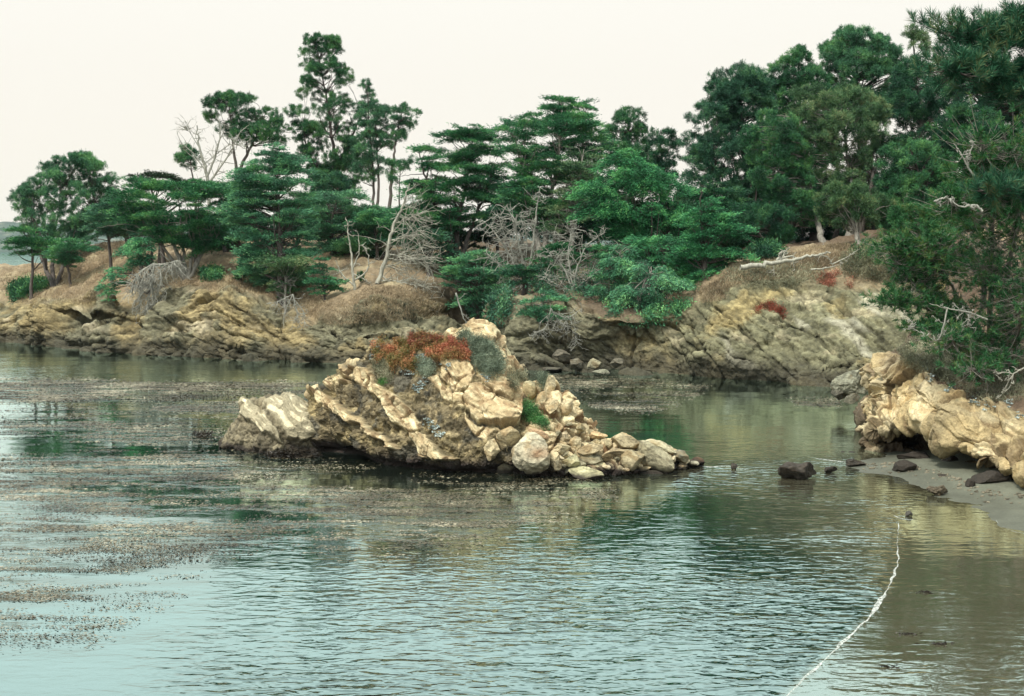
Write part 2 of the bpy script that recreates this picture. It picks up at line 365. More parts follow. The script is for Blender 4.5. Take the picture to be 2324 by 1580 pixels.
dl = np.minimum.reduce([linedist(pxx+wob, pyy+wob, L_) for L_ in ([(1628,703),(1730,794),(1811,865)], [(1770,713),(1850,770),(1933,835)], [(1872,673),(1940,720),(2004,774)], [(1560,735),(1600,790),(1640,850)], [(1440,760),(1400,830)], [(520,690),(600,740),(700,800)], [(330,690),(420,760),(560,800)], [(740,740),(800,790),(850,815)], [(120,700),(200,730),(330,745)])])
crk = 1-sstep(0, 5, dl)
disp = cliff*((step3-.4)*.09*patch+gr*.09+F1_*.07+(bl-.2)*.04-crk*.24+fbm(p*3.2, 2, 51)*.03)+(1-cliff)*sstep(3.2, 4.5, V)*fbm(p*1.6, 3, 9)*.08
disp += lowz*cliff*fbm(p*np.array((.35, .35, 1.6)), 3, 12, ridged=True)*.10
q = p+n_*disp[:, None]
Gq = q.reshape(nu, nv, 3)
def lerp(a, b, t): return a+(np.asarray(b)-a)*t[:, None]
grey = np.array((.215, .20, .125)); och = np.array((.40, .305, .145)); pale = np.array((.54, .46, .31)); dark = np.array((.06, .055, .038)); soil = np.array((.24, .18, .11))
rng = np.random.RandomState(3)
c = np.tile(grey, (len(p), 1))
c = lerp(c, och, sstep(-.05, .55, fbm(p*.22, 4, 21)+.25*(1-sstep(300, 1200, pxx)))*.75)
c = lerp(c, pale, sstep(.25, .9, fbm(p*np.array((.35, .35, .8)), 4, 25)+(bedn-.5)*.7)*.7*sstep(1.2, 2.2, p[:, 2]))
c = c*(.85+.25*I1_[:, None])*(1-.12*(1-sstep(0, .05, E1_))*cliff)[:, None]*(.9+.15*idg[:, None])*(.9+.2*idw[:, None])*(1-.22*sstep(.75, 1.15, bl)*cliff+.2*gr*cliff)[:, None]*(1+.3*fbm(p*2.0, 3, 28)[:, None])*(1-.10*sstep(.55, 1., crag)*cliff)[:, None]
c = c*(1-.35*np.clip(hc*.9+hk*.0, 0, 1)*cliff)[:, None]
right = sstep(1400, 1600, pxx)
c = lerp(c, c*np.array((1.02, 1.04, .96)), right*.8)
c = c*(1-.5*crk*cliff)[:, None]*(1+.22*fbm(p*np.array((2.6, 2.6, 3.4)), 3, 29, gain=.7)[:, None]*cliff[:, None])
c = lerp(c, np.array((.50, .47, .36)), sstep(.35, .7, fbm(np.stack([s*.55, tng*.12, p[:, 1]*.1], 1), 3, 30))*cliff*right*.6)
c = lerp(c, soil*(1+.4*fbm(p*.9, 4, 31)[:, None]), (1-cliff)*sstep(3, 4, V))
strawm = sstep(.0, .5, fbm(p*.35, 4, 33))*(1-cliff)*sstep(3.5, 4.2, V)
c = lerp(c, np.array((.38, .31, .19)), strawm*.85)
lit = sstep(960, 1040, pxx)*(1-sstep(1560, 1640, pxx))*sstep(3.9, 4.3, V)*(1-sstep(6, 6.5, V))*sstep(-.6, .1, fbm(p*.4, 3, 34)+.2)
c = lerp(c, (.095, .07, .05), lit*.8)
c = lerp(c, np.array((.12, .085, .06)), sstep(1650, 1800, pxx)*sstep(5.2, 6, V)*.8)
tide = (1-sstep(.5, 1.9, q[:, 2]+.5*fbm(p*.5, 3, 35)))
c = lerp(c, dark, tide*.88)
c = np.clip(c, .01, .8)
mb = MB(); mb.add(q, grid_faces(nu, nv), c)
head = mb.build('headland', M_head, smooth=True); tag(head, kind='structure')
bvh_head = BVHTree.FromPolygons([Vector(v) for v in Gq[::3, ::3].reshape(-1, 3)], [tuple(f) for f in grid_faces(*Gq[::3, ::3].shape[:2])])
# ---------------------------------------------------------------- near cliff on the right
NC = [
 [(2110,923,80),(2095,925,80),(2090,905,80),(2090,890,79),(2095,870,79),(2100,830,78),(2130,780,77),(2180,700,78),(2260,580,80)],
 [(2010,975,70),(2002,972,70),(1996,955,70),(1985,935,70),(1990,890,70),(1988,832,70),(2045,795,70),(2110,700,71),(2210,590,74)],
 [(1985,1020,64),(1968,1025,63.5),(1960,1000,63.8),(1950,968,64.2),(1987,925,65),(1986,840,65.8),(2035,800,67),(2110,715,69),(2210,590,72)],
 [(2010,1040,61.5),(2000,1040,61.2),(1992,1012,61.8),(1985,975,61),(2010,910,62.6),(2008,828,64),(2050,795,66),(2120,715,68),(2220,590,71)],
 [(2050,1045,61),(2048,1045,61),(2045,1018,61.8),(2042,978,60),(2050,910,61.5),(2030,818,63),(2075,792,65.5),(2140,715,68),(2235,590,70.5)],
 [(2100,1045,61.5),(2100,1045,61.5),(2100,1000,63),(2082,962,58.8),(2088,905,60),(2080,852,61.5),(2110,805,64.5),(2170,715,67.5),(2260,590,70)],
 [(2150,1060,59),(2148,1058,59),(2150,1020,60.5),(2140,988,57),(2138,935,57.8),(2140,886,59.2),(2165,830,62.5),(2225,720,66),(2300,590,69)],
 [(2215,1085,56.4),(2215,1083,56.4),(2218,1058,57.4),(2212,1030,54.2),(2212,980,55),(2225,928,57),(2248,862,60.5),(2295,740,64.5),(2360,600,68)],
 [(2310,1112,53.6),(2310,1110,53.6),(2312,1098,54.6),(2310,1078,51.6),(2312,1000,53),(2314,927,55),(2335,860,58.5),(2375,740,63),(2440,600,67)],
 [(2450,1150,50),(2450,1150,50),(2450,1130,50.5),(2450,1105,48),(2450,1020,50),(2450,930,52),(2465,860,56),(2500,740,61),(2560,600,66)],
 [(2650,1200,46),(2650,1200,46),(2650,1180,46.5),(2650,1150,44),(2650,1050,46),(2650,940,49),(2660,860,54),(2690,740,60),(2740,600,65)],
]
cols = []
for r in NC:
    pts = [P(*a) for a in r]; b = pts[0].copy(); b[2] = -1.5
    if r[0][0] > 2005: pts[1][1] += 1.0; pts[2][1] += 1.7; pts[2][2] += .12
    cols.append([b]+pts[1:]+[pts[-1]+np.array((2, 9, .6)), pts[-1]+np.array((6, 16, -9.))])
G, up, vp = loft(cols, 620, [10, 28, 34, 60, 60, 46, 40, 40, 8, 5])
N = normals(G)
if N[300, 150, 1] > 0: N = -N
nu, nv = G.shape[:2]; p = G.reshape(-1, 3); n_ = N.reshape(-1, 3); V = np.tile(vp, (nu, 1)).ravel()
rock = 1-sstep(4.75, 5.2, V+.4*fbm(p*.5, 3, 41))
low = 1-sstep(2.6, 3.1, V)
f1, f2, idw = worley(p*np.array((.5, .5, .75))+fbm(p*.7, 3, 4)[:, None]*.45, 5)
g1, g2, idg = worley(p*2.4, 6)
ss = (p[:, 0]*.55+p[:, 2]*.83+p[:, 1]*.1+fbm(p*.35, 3, 42)*.9)/.62; fr = ss-np.floor(ss)
st = sstep(0, .15, fr)*(1-sstep(.5, 1, fr))
F0, E0, I0 = facet(np.stack([p[:, 0]*.45-p[:, 2]*.2, p[:, 1]*.45, p[:, 2]*.6+p[:, 0]*.3], 1)+fbm(p*.5, 3, 36)[:, None]*.18, 37); F1_, E1_, I1_ = facet(p*np.array((1.1, 1.1, 1.7))+fbm(p, 2, 35)[:, None]*.15, 38)
lay = fbm(np.stack([p[:, 0]*.5, p[:, 1]*.5, ss*2.6], 1), 4, 40, ridged=True)
disp = rock*(fbm(p*.35, 4, 43)*.75+(st-.5)*.16+F0*.45+F1_*.08-.12*(1-sstep(0, .05, E0))+(lay-.2)*.05+fbm(p*1.6, 4, 44, ridged=True)*.09+fbm(p*5, 3, 39)*.03+(.45-g1)*.10*(.4+low))
disp += (1-rock)*(fbm(p*.6, 4, 45)*.3)
for (px_, py_, d_, r_, dd) in ((2110,1010,59.5,(1.0,2,.55),-1.6),(2160,1030,58,(.7,2,.5),-1.0),(2300,1095,52.5,(1.4,2,.25),-1.2),(1990,852,64,(.8,1.2,.12),-.35),(2068,880,60.5,(.25,.8,.5),-.35),(1950,1000,63,(.5,1,.3),-.4)):
    disp += dent(p, P(px_, py_, d_), r_, dd)
q = p+n_*disp[:, None]
c = np.tile(np.array((.54, .42, .225)), (len(p), 1))
c = lerp(c, (.66, .55, .34), sstep(-.1, .5, fbm(p*.6, 3, 46)))
c = lerp(c, (.33, .20, .075), sstep(.15, .7, fbm(p*np.array((1, 1, 2.2)), 4, 47))*.45); c = c*(1-.2*sstep(.45, .9, lay))[:, None]
c = c*(.8+.3*I0[:, None])*(.88+.22*I1_[:, None])
crack = np.maximum(1-sstep(0, .05, E0), .6*(1-sstep(0, .04, E1_)))*rock
c = lerp(c, (.14, .09, .05), crack*.6)
c = lerp(c, np.array((.17, .15, .10)), sstep(.1, .5, fbm(p*.5, 3, 49))*.4)
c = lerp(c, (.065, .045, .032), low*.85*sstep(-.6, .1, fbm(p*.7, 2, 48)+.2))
c = lerp(c, np.array((.11, .075, .05))*(1+.5*fbm(p*1.4, 3, 50)[:, None]), 1-rock)
c = np.clip(c, .01, .8)
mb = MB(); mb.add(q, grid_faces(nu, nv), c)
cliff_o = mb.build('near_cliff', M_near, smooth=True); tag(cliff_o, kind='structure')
Gq2 = q.reshape(nu, nv, 3)[::2, ::2]
bvh_near = BVHTree.FromPolygons([Vector(v) for v in Gq2.reshape(-1, 3)], [tuple(f) for f in grid_faces(*Gq2.shape[:2])])

# ---------------------------------------------------------------- sea bed and beach
edge_px = [(2140,985),(2050,1015),(2005,1036),(1965,1046),(1940,1054),(1930,1062),(1960,1070),(2022,1081),(2074,1099),(2110,1115),(2145,1128),(2180,1136),(2211,1142),(2240,1158),(2263,1179),(2291,1203),(2330,1213),(2420,1235),(2600,1300)]
edge = [tuple(WP(a, b)[:2]) for a, b in edge_px]
land_poly = edge+[(60, 30), (60, 90), (30, 90)]
def beach_height(X, Y):
    sdv = polydist(X, Y, land_poly)
    w = noise(np.stack([X*.6, Y*.6, X*0], 1), 5)*.35
    s_ = sdv+w
    return np.where(s_ > 0, np.minimum(s_*.075, .55), np.maximum(np.minimum(s_*.028, -.28+(s_+10)*.12), -4)), s_
xs = np.linspace(-14, 42, 420); ys = np.linspace(14, 84, 460)
X, Y = np.meshgrid(xs, ys, indexing='ij'); X = X.ravel(); Y = Y.ravel()
Zb, sdb = beach_height(X, Y)
pb = np.stack([X, Y, Zb], 1); pb[:, 2] += fbm(pb*.8, 3, 61)*.02
c = np.tile(np.array((.155, .16, .12)), (len(pb), 1))*(1+.18*fbm(pb*1.5, 4, 62)[:, None])
wet = 1-sstep(.02, .2, pb[:, 2]); c = lerp(c, c*.62, wet)
mb = MB(); mb.add(pb, grid_faces(420, 460), c)
M_sand = mat_rock('wet_sand', 14.0, .25, .02, rough=.55)
tag(mb.build('beach', M_sand, smooth=True), kind='structure')
mb = MB(); mb.add([(-6000, -50, -4.5), (6000, -50, -4.5), (6000, 6000, -4.5), (-6000, 6000, -4.5)], [(0, 1, 2, 3)], (.03, .04, .035))
tag(mb.build('seabed', M_sand), kind='structure')

# ---------------------------------------------------------------- water
ny, nx = 620, 420
yy = np.concatenate([np.geomspace(10, 170, ny-60), np.geomspace(175, 5200, 60)]); uu = np.linspace(-1, 1, nx)
Y = np.repeat(yy, nx); X = (uu[None]*(yy[:, None]*.62+22)).ravel()
Z = np.zeros_like(X); pw = np.stack([X, Y, Z], 1)
px, py = proj(X, Y, Z)
def soft(poly, w): return sstep(-w, w, polydist(px, py, poly))
n_big = fbm(pw*np.array((.09, .16, 1)), 4, 71); n_mid = fbm(pw*np.array((.3, .7, 1)), 3, 72)
kelp = np.zeros_like(X)
for poly, w, k in (
    ([(-400,862),(150,862),(330,872),(560,868),(700,872),(780,880),(760,896),(560,893),(420,915),(250,912),(60,915),(-400,900)], 9, 1.),
    ([(350,918),(520,908),(700,905),(700,950),(560,960),(470,945),(330,930)], 8, .9),
    ([(-400,935),(60,930),(330,960),(520,1000),(560,1050),(760,1075),(900,1100),(1150,1110),(1330,1100),(1380,1130),(1250,1180),(1060,1230),(860,1270),(760,1260),(640,1230),(560,1260),(420,1330),(200,1440),(-400,1470)], 45, .75),
    ([(1240,850),(1420,860),(1600,880),(1560,905),(1380,900),(1270,895)], 9, .75),
    ([(1320,910),(1480,905),(1540,920),(1450,940),(1340,930)], 7, .6),
    ([(1780,905),(1900,903),(1900,925),(1800,925)], 6, .5)):
    kelp = np.maximum(kelp, soft(poly, w)*k)
kelp *= sstep(-.55, .25, n_big+n_mid*.5+.15)
ripple = np.maximum(soft([(560,1230),(900,1150),(1300,1110),(1800,1090),(2324,1180),(2600,1700),(200,1900),(420,1500)], 230), .12)
ripple = np.maximum(ripple, soft([(-100,795),(400,822),(700,835),(800,850),(500,862),(-100,860)], 10)*.45)
ripple = np.maximum(ripple, soft([(1550,1045),(1950,1030),(2000,1075),(1900,1110),(1500,1130)], 20)*.9)
ripple *= (.55+.65*sstep(-.3, .4, n_big))
ripple *= 1-.82*soft([(-400,900),(330,960),(760,1075),(1150,1100),(1420,1110),(1300,1170),(1060,1235),(860,1270),(640,1260),(420,1330),(200,1440),(-400,1470)], 70)
ripple *= 1-.5*soft([(1300,1100),(1850,1100),(1850,1260),(1500,1300),(1150,1250)], 60)
_, sdw = beach_height(X, Y)
shal = sstep(-10.5, -2.0, sdw+fbm(pw*.25, 3, 75)*1.2)
brown = sstep(-40, -8, sdw)*sstep(20, 60, Y)*.6
film = soft([(2042,1188),(2030,1300),(1985,1385),(1912,1458),(1790,1570),(1700,1750),(3200,1750),(3200,1280),(2330,1200),(2230,1150),(2120,1110)], 14)
ripple = ripple*(1-.72*film)+.5*film*soft([(1900,1500),(2700,1480),(2700,1900),(1700,1900)], 40)*.6; shal = np.maximum(shal, film); brown = np.maximum(brown, film)
mb = MB(); mb.add(pw, grid_faces(ny, nx)[:, ::-1])
def mat_water():
    m, t = newmat('cove_water')
    tcn = nn(t, 'ShaderNodeTexCoord')
    def mapn(s, rz=0, loc=(0, 0, 0)):
        mp = nn(t, 'ShaderNodeMapping'); mp.inputs['Scale'].default_value = s; mp.inputs['Rotation'].default_value = (0, 0, rz); mp.inputs['Location'].default_value = loc
        lk(t, tcn.outputs['Object'], mp.inputs[0]); return mp
    A = lambda nme: nn(t, 'ShaderNodeAttribute', attribute_name=nme).outputs['Fac']
    k, r, s, b_ = A('kelp'), A('ripple'), A('shallow'), A('brown')
    def mth(op, a, b=None, cl=False):
        n = nn(t, 'ShaderNodeMath', operation=op); n.use_clamp = cl
        for i, x in ((0, a), (1, b)):
            if x is None: continue
            if isinstance(x, (int, float)): n.inputs[i].default_value = x
            else: lk(t, x, n.inputs[i])
        return n.outputs[0]
    # wind ripples
    w1 = nn(t, 'ShaderNodeTexNoise', i_Scale=1.0, i_Detail=2.0, i_Roughness=.45, i_Distortion=.5); lk(t, mapn((1.5, 2.9, 1), .12).outputs[0], w1.inputs['Vector'])
    w2 = nn(t, 'ShaderNodeTexNoise', i_Scale=1.0, i_Detail=2.0, i_Roughness=.5); lk(t, mapn((3.0, 6.5, 1), -.1).outputs[0], w2.inputs['Vector'])
    w3 = nn(t, 'ShaderNodeTexNoise', i_Scale=1.0, i_Detail=2.0, i_Roughness=.5); lk(t, mapn((.16, .3, 1), .2).outputs[0], w3.inputs['Vector'])
    hsum = mth('ADD', mth('MULTIPLY', w1.outputs[0], mth('MULTIPLY', r, .062)), mth('MULTIPLY', w2.outputs[0], mth('ADD', mth('MULTIPLY', r, .008), .0016)))
    hsum = mth('ADD', hsum, mth('MULTIPLY', w3.outputs[0], .05))
    # kelp mat texture
    kn = nn(t, 'ShaderNodeTexNoise', i_Scale=1.0, i_Detail=7.0, i_Roughness=.72, i_Distortion=1.2); lk(t, mapn((1.1, 3.4, 1), .1).outputs[0], kn.inputs['Vector'])
    thr = mth('SUBTRACT', .695, mth('MULTIPLY', k, .29))
    km = mth('MULTIPLY', mth('SUBTRACT', kn.outputs[0], thr), 9.0, True)
    km = mth('MULTIPLY', km, mth('GREATER_THAN', k, .02))
    hsum = mth('ADD', hsum, mth('MULTIPLY', km, mth('MULTIPLY', kn.outputs[0], .006)))
    bu = nn(t, 'ShaderNodeBump', i_Strength=1.0, i_Distance=1.0); lk(t, hsum, bu.inputs['Height'])
    fr = nn(t, 'ShaderNodeFresnel', i_IOR=1.5); lk(t, bu.outputs[0], fr.inputs['Normal'])
    gl = nn(t, 'ShaderNodeBsdfGlossy', i_Roughness=.045); gl.inputs['Color'].default_value = (.80, 1.0, .97, 1); lk(t, bu.outputs[0], gl.inputs['Normal'])
    body = nn(t, 'ShaderNodeMixRGB'); body.inputs[1].default_value = (.004, .014, .013, 1); body.inputs[2].default_value = (.026, .023, .013, 1); lk(t, b_, body.inputs[0])
    body2 = nn(t, 'ShaderNodeMixRGB'); body2.inputs[2].default_value = (.165, .145, .095, 1); lk(t, body.outputs[0], body2.inputs[1]); lk(t, s, body2.inputs[0])
    kc = nn(t, 'ShaderNodeTexNoise', i_Scale=.7, i_Detail=3.0); lk(t, tcn.outputs['Object'], kc.inputs['Vector'])
    kr = nn(t, 'ShaderNodeValToRGB'); e = kr.color_ramp.elements; e[0].position = .35; e[1].position = .65; e[0].color = (.055, .056, .04, 1); e[1].color = (.15, .11, .065, 1); lk(t, kc.outputs[0], kr.inputs[0])
    kb = nn(t, 'ShaderNodeMixRGB'); lk(t, mth('MULTIPLY', km, .75), kb.inputs[0]); lk(t, body2.outputs[0], kb.inputs[1]); lk(t, kr.outputs[0], kb.inputs[2])
    df = nn(t, 'ShaderNodeBsdfDiffuse'); lk(t, kb.outputs[0], df.inputs[0])
    tp = nn(t, 'ShaderNodeBsdfTransparent'); tp.inputs[0].default_value = (.78, .76, .62, 1)
    m1 = nn(t, 'ShaderNodeMixShader'); lk(t, mth('MULTIPLY', mth('POWER', s, 2.0), .6), m1.inputs[0]); lk(t, df.outputs[0], m1.inputs[1]); lk(t, tp.outputs[0], m1.inputs[2])
    m2 = nn(t, 'ShaderNodeMixShader'); lk(t, mth('MULTIPLY', fr.outputs[0], mth('SUBTRACT', 1.75, mth('MULTIPLY', km, .6))), m2.inputs[0]); lk(t, m1.outputs[0], m2.inputs[1]); lk(t, gl.outputs[0], m2.inputs[2])
    o = nn(t, 'ShaderNodeOutputMaterial'); lk(t, m2.outputs[0], o.inputs[0]); return m
wat = mb.build('water', mat_water(), smooth=True); tag(wat, kind='structure')
attr(wat, 'kelp', kelp); attr(wat, 'ripple', ripple); attr(wat, 'shallow', shal); attr(wat, 'brown', brown)

# floating kelp blades
rng = np.random.RandomState(11)
n = 1700000
Yk = rng.uniform(30, 100, n); Xk = rng.uniform(-1, 1, n)*(Yk*.45)
pk = np.stack([Xk, Yk, np.zeros(n)], 1)
from_grid = lambda arr: arr.reshape(ny, nx)
iy = np.clip(np.searchsorted(yy, Yk)-1, 0, ny-2); ux = Xk/(Yk*.62+22); ix = np.clip(((ux+1)/2*(nx-1)).astype(int), 0, nx-1)
kd = from_grid(kelp)[iy, ix]
str_ = fbm(pk*np.array((.38, 2.2, 1)), 4, 81)
keep = rng.uniform(size=n) < kd*sstep(-.25, .3, str_)
pk = pk[keep]; nk = len(pk); pk[:, 2] = rng.uniform(.004, .03, nk)
ang = noise(pk*.12, 83)*2.2+rng.normal(size=nk)*.5
L = rng.uniform(.04, .12, nk)*(.5+Yk[keep]/60)
d = np.stack([np.cos(ang), np.sin(ang), rng.normal(size=nk)*.08], 1)*L[:, None]
sd_ = np.stack([-np.sin(ang), np.cos(ang), rng.normal(size=nk)*.25], 1)*(L*rng.uniform(.08, .2, nk))[:, None]
v = np.stack([pk, pk+d*.4+sd_, pk+d+np.array((0, 0, .01)), pk+d*.6-sd_], 1).reshape(-1, 3)
mb = MB(); mb.add(v, np.arange(4*nk).reshape(-1, 4))
tag(mb.build('kelp', M_kelp), 'brown kelp floating in streaks across the cove', None, kind='stuff')

# surf line and foam at the beach
M_foam, t = newmat('sea_foam')
b = nn(t, 'ShaderNodeBsdfPrincipled', i_Roughness=.6); b.inputs['Base Color'].default_value = (.52, .54, .49, 1)
tcn = nn(t, 'ShaderNodeTexCoord'); no = nn(t, 'ShaderNodeTexNoise', i_Scale=11.0, i_Detail=9.0, i_Roughness=.7); lk(t, tcn.outputs['Object'], no.inputs['Vector'])
mr = nn(t, 'ShaderNodeMapRange', i_1=.38, i_2=.58); lk(t, no.outputs[0], mr.inputs[0])
tp = nn(t, 'ShaderNodeBsdfTransparent'); mxs = nn(t, 'ShaderNodeMixShader'); lk(t, mr.outputs[0], mxs.inputs[0]); lk(t, tp.outputs[0], mxs.inputs[1]); lk(t, b.outputs[0], mxs.inputs[2])
o = nn(t, 'ShaderNodeOutputMaterial'); lk(t, mxs.outputs[0], o.inputs[0])
def foam(line, w, name, label, seed=0, step=None):
    pts = curve([WP(a, b) for a, b in line], 30); n = len(pts); rg = np.random.RandomState(seed)
    t_ = np.gradient(pts, axis=0); t_ = unit(t_); sdir = np.stack([-t_[:, 1], t_[:, 0], t_[:, 2]*0], 1)
    wv = .55*np.interp(np.linspace(0, 1, n), np.linspace(0, 1, len(w)), w)*(.25+.9*sstep(-.4, .4, noise(pts*.55, 5+seed)))
    jit = noise(pts*1.7, 9+seed)*.05
    prof = np.array((-1, -.5, 0, .5, 1)); hz = np.array((.004, .016, .024, .016, .004))
    g = pts[:, None]+sdir[:, None]*(prof[None, :, None]*wv[:, None, None]*.5+jit[:, None, None]); g[:, :, 2] = hz[None]*np.clip(wv[:, None]*6, .2, 1)+rg.normal(size=(n, 5))*.0015
    mb = MB(); mb.add(g.reshape(-1, 3), grid_faces(n, 5)); o = mb.build(name, M_foam, smooth=True); tag(o, label, None, kind='stuff'); return o
foam([(2040,1188),(2037,1225),(2040,1265),(2030,1300),(2012,1338),(1985,1385),(1950,1425),(1912,1458),(1872,1500),(1835,1532),(1795,1570),(1760,1600)], [.06,.09,.10,.12,.16,.24,.26,.24,.18,.10,.05,.04], 'wavelet_foam', 'thin white line of foam along the crest of a small wave', 1)
foam([(1850,1040),(1900,1047),(1950,1052),(2000,1056)], [.05, .3, .35, .1], 'foam', 'foam washing in front of the dark beach rocks', 2)
foam([(1575,1055),(1610,1060),(1650,1058),(1700,1066)], [.3, .25, .15, .05], 'foam', 'foam off the right tip of the rock island', 3)
foam([(2255,1160),(2275,1178),(2262,1182),(2291,1203),(2330,1212)], [.02, .05, .05, .04, .03], 'foam', 'white foam edge on the sand', 4)
foam([(2030,1170),(2050,1178),(2075,1180)], [.05, .12, .04], 'foam', 'foam round the lone stone', 5)
foam([(500,1045),(560,1058),(640,1065),(690,1060)], [.02, .08, .08, .02], 'foam', 'foam by the seaweed clump', 6)

# ---------------------------------------------------------------- rock island
def island(tops, bases, d_front, d_top, nuu, rows, name):
    """tops: silhouette (px,py); bases: waterline (px,py)"""
    tops = np.array(tops, float); bases = np.array(bases, float)
    cols_ = []
    pxs = np.linspace(tops[0, 0], tops[-1, 0], 60)
    for x in pxs:
        ty = np.interp(x, tops[:, 0], tops[:, 1]); by = np.interp(x, bases[:, 0], bases[:, 1])
        f = WP(x, by); dt = f[1]+np.interp(x, d_top[0], d_top[1])
        tp_ = P(x, min(ty, by-4), dt); cols_.append((f, tp_))
    return cols_
def build_rock(tops, bases, dtop, nuu, prof, seed, name, dispf, colf, mat, label, cat='rock', nrows=44):
    cl = []
    tops = np.array(tops, float); bases = np.array(bases, float)
    pxs = np.linspace(tops[0, 0], tops[-1, 0], 70)
    for x in pxs:
        ty = np.interp(x, tops[:, 0], tops[:, 1]); by = np.interp(x, bases[:, 0], bases[:, 1])
        f = WP(x, by); dt = f[1]+np.interp(x, dtop[0], dtop[1]); tp_ = P(x, min(ty, by-3), dt)
        bed = f+np.array((0, .5, -1.2)); row = [bed, f+np.array((0, .1, -.05))]
        for (h, yv) in prof: 
            q_ = f+(tp_-f)*np.array((h, yv, h)); row.append(q_)
        row.append(tp_); bk = tp_+np.array((0, (dt-f[1])*.55+.3, -tp_[2]*.35)); row.append(bk)
        row.append(np.array((tp_[0], dt+(dt-f[1])*.9+.6, -1.2))); cl.append(row)
    for side in (0, -1):      # close the ends
        a = cl[side]; mid = np.mean([q_ for q_ in a], 0); mid[2] = -1.2
        e = [mid+(q_-mid)*np.array((.3, .3, .12)) for q_ in a]
        shift = (cl[0][1][0]-cl[1][1][0])*.4 if side == 0 else (cl[-1][1][0]-cl[-2][1][0])*.4
        for q_ in e: q_[0] += shift*1.5
        cl = [e]+cl if side == 0 else cl+[e]
    nr = len(cl[0])-1
    G, up, vp = loft(cl, nuu, [10]+[nrows]*(nr-3)+[40, 16])
    N = normals(G)
    if N[nuu//2, G.shape[1]//3, 1] > 0: N = -N
    nu, nv = G.shape[:2]; p = G.reshape(-1, 3); n_ = N.reshape(-1, 3); V = np.tile(vp, (nu, 1)).ravel()
    qx, qy = proj(p[:, 0], p[:, 1], p[:, 2])
    dsp, aux = dispf(p, n_, V, qx, qy)
    q = p+n_*dsp[:, None]; c = np.clip(colf(q, n_, V, qx, qy, aux), .01, .8)
    org = (float(p[:, 0].mean()), float(p[:, 1].mean()), 0.)
    mb = MB(); mb.add(q, grid_faces(nu, nv), c); o = mb.build(name, mat, smooth=True, origin=org)
    tag(o, label, cat); gq = q.reshape(nu, nv, 3)[::2, ::2]
    return o, BVHTree.FromPolygons([Vector(v) for v in gq.reshape(-1, 3)], [tuple(f) for f in grid_faces(*gq.shape[:2])])
def K4(pts): return [(x*.28+650.7, y*.28+725.1) for x, y in pts]
RIBS = [K4(a) for a in (
 [(215,620),(260,600),(345,625),(430,680),(560,790),(700,900),(820,970),(930,1040),(860,1040),(700,955),(620,885),(520,845),(400,775),(300,695),(225,660)],
 [(470,410),(600,395),(720,440),(760,530),(900,640),(1000,740),(1080,820),(1100,885),(990,900),(870,850),(800,700),(700,600),(560,500),(480,455)],
 [(985,900),(1110,910),(1200,1000),(1270,1080),(1400,1140),(1250,1155),(1100,1115),(1040,1040)],
 [(340,520),(470,460),(500,490),(420,540),(350,560)])]
SLABS = [K4(a) for a in (
 [(1250,430),(1390,300),(1480,340),(1530,430),(1515,530),(1450,605),(1350,570),(1290,490)],
 [(1150,500),(1240,435),(1300,530),(1350,590),(1455,620),(1430,715),(1340,690),(1250,620)],
 [(1515,545),(1600,555),(1780,690),(1900,785),(1890,835),(1800,865),(1700,885),(1560,835),(1430,722),(1460,640)],
 [(1415,745),(1560,855),(1690,895),(1840,870),(1700,925),(1590,985),(1500,890)],
 [(1310,150),(1440,90),(1560,40),(1700,60),(1800,230),(1830,330),(1900,450),(1910,600),(1910,770),(1790,685),(1640,545),(1540,450),(1500,300)])]
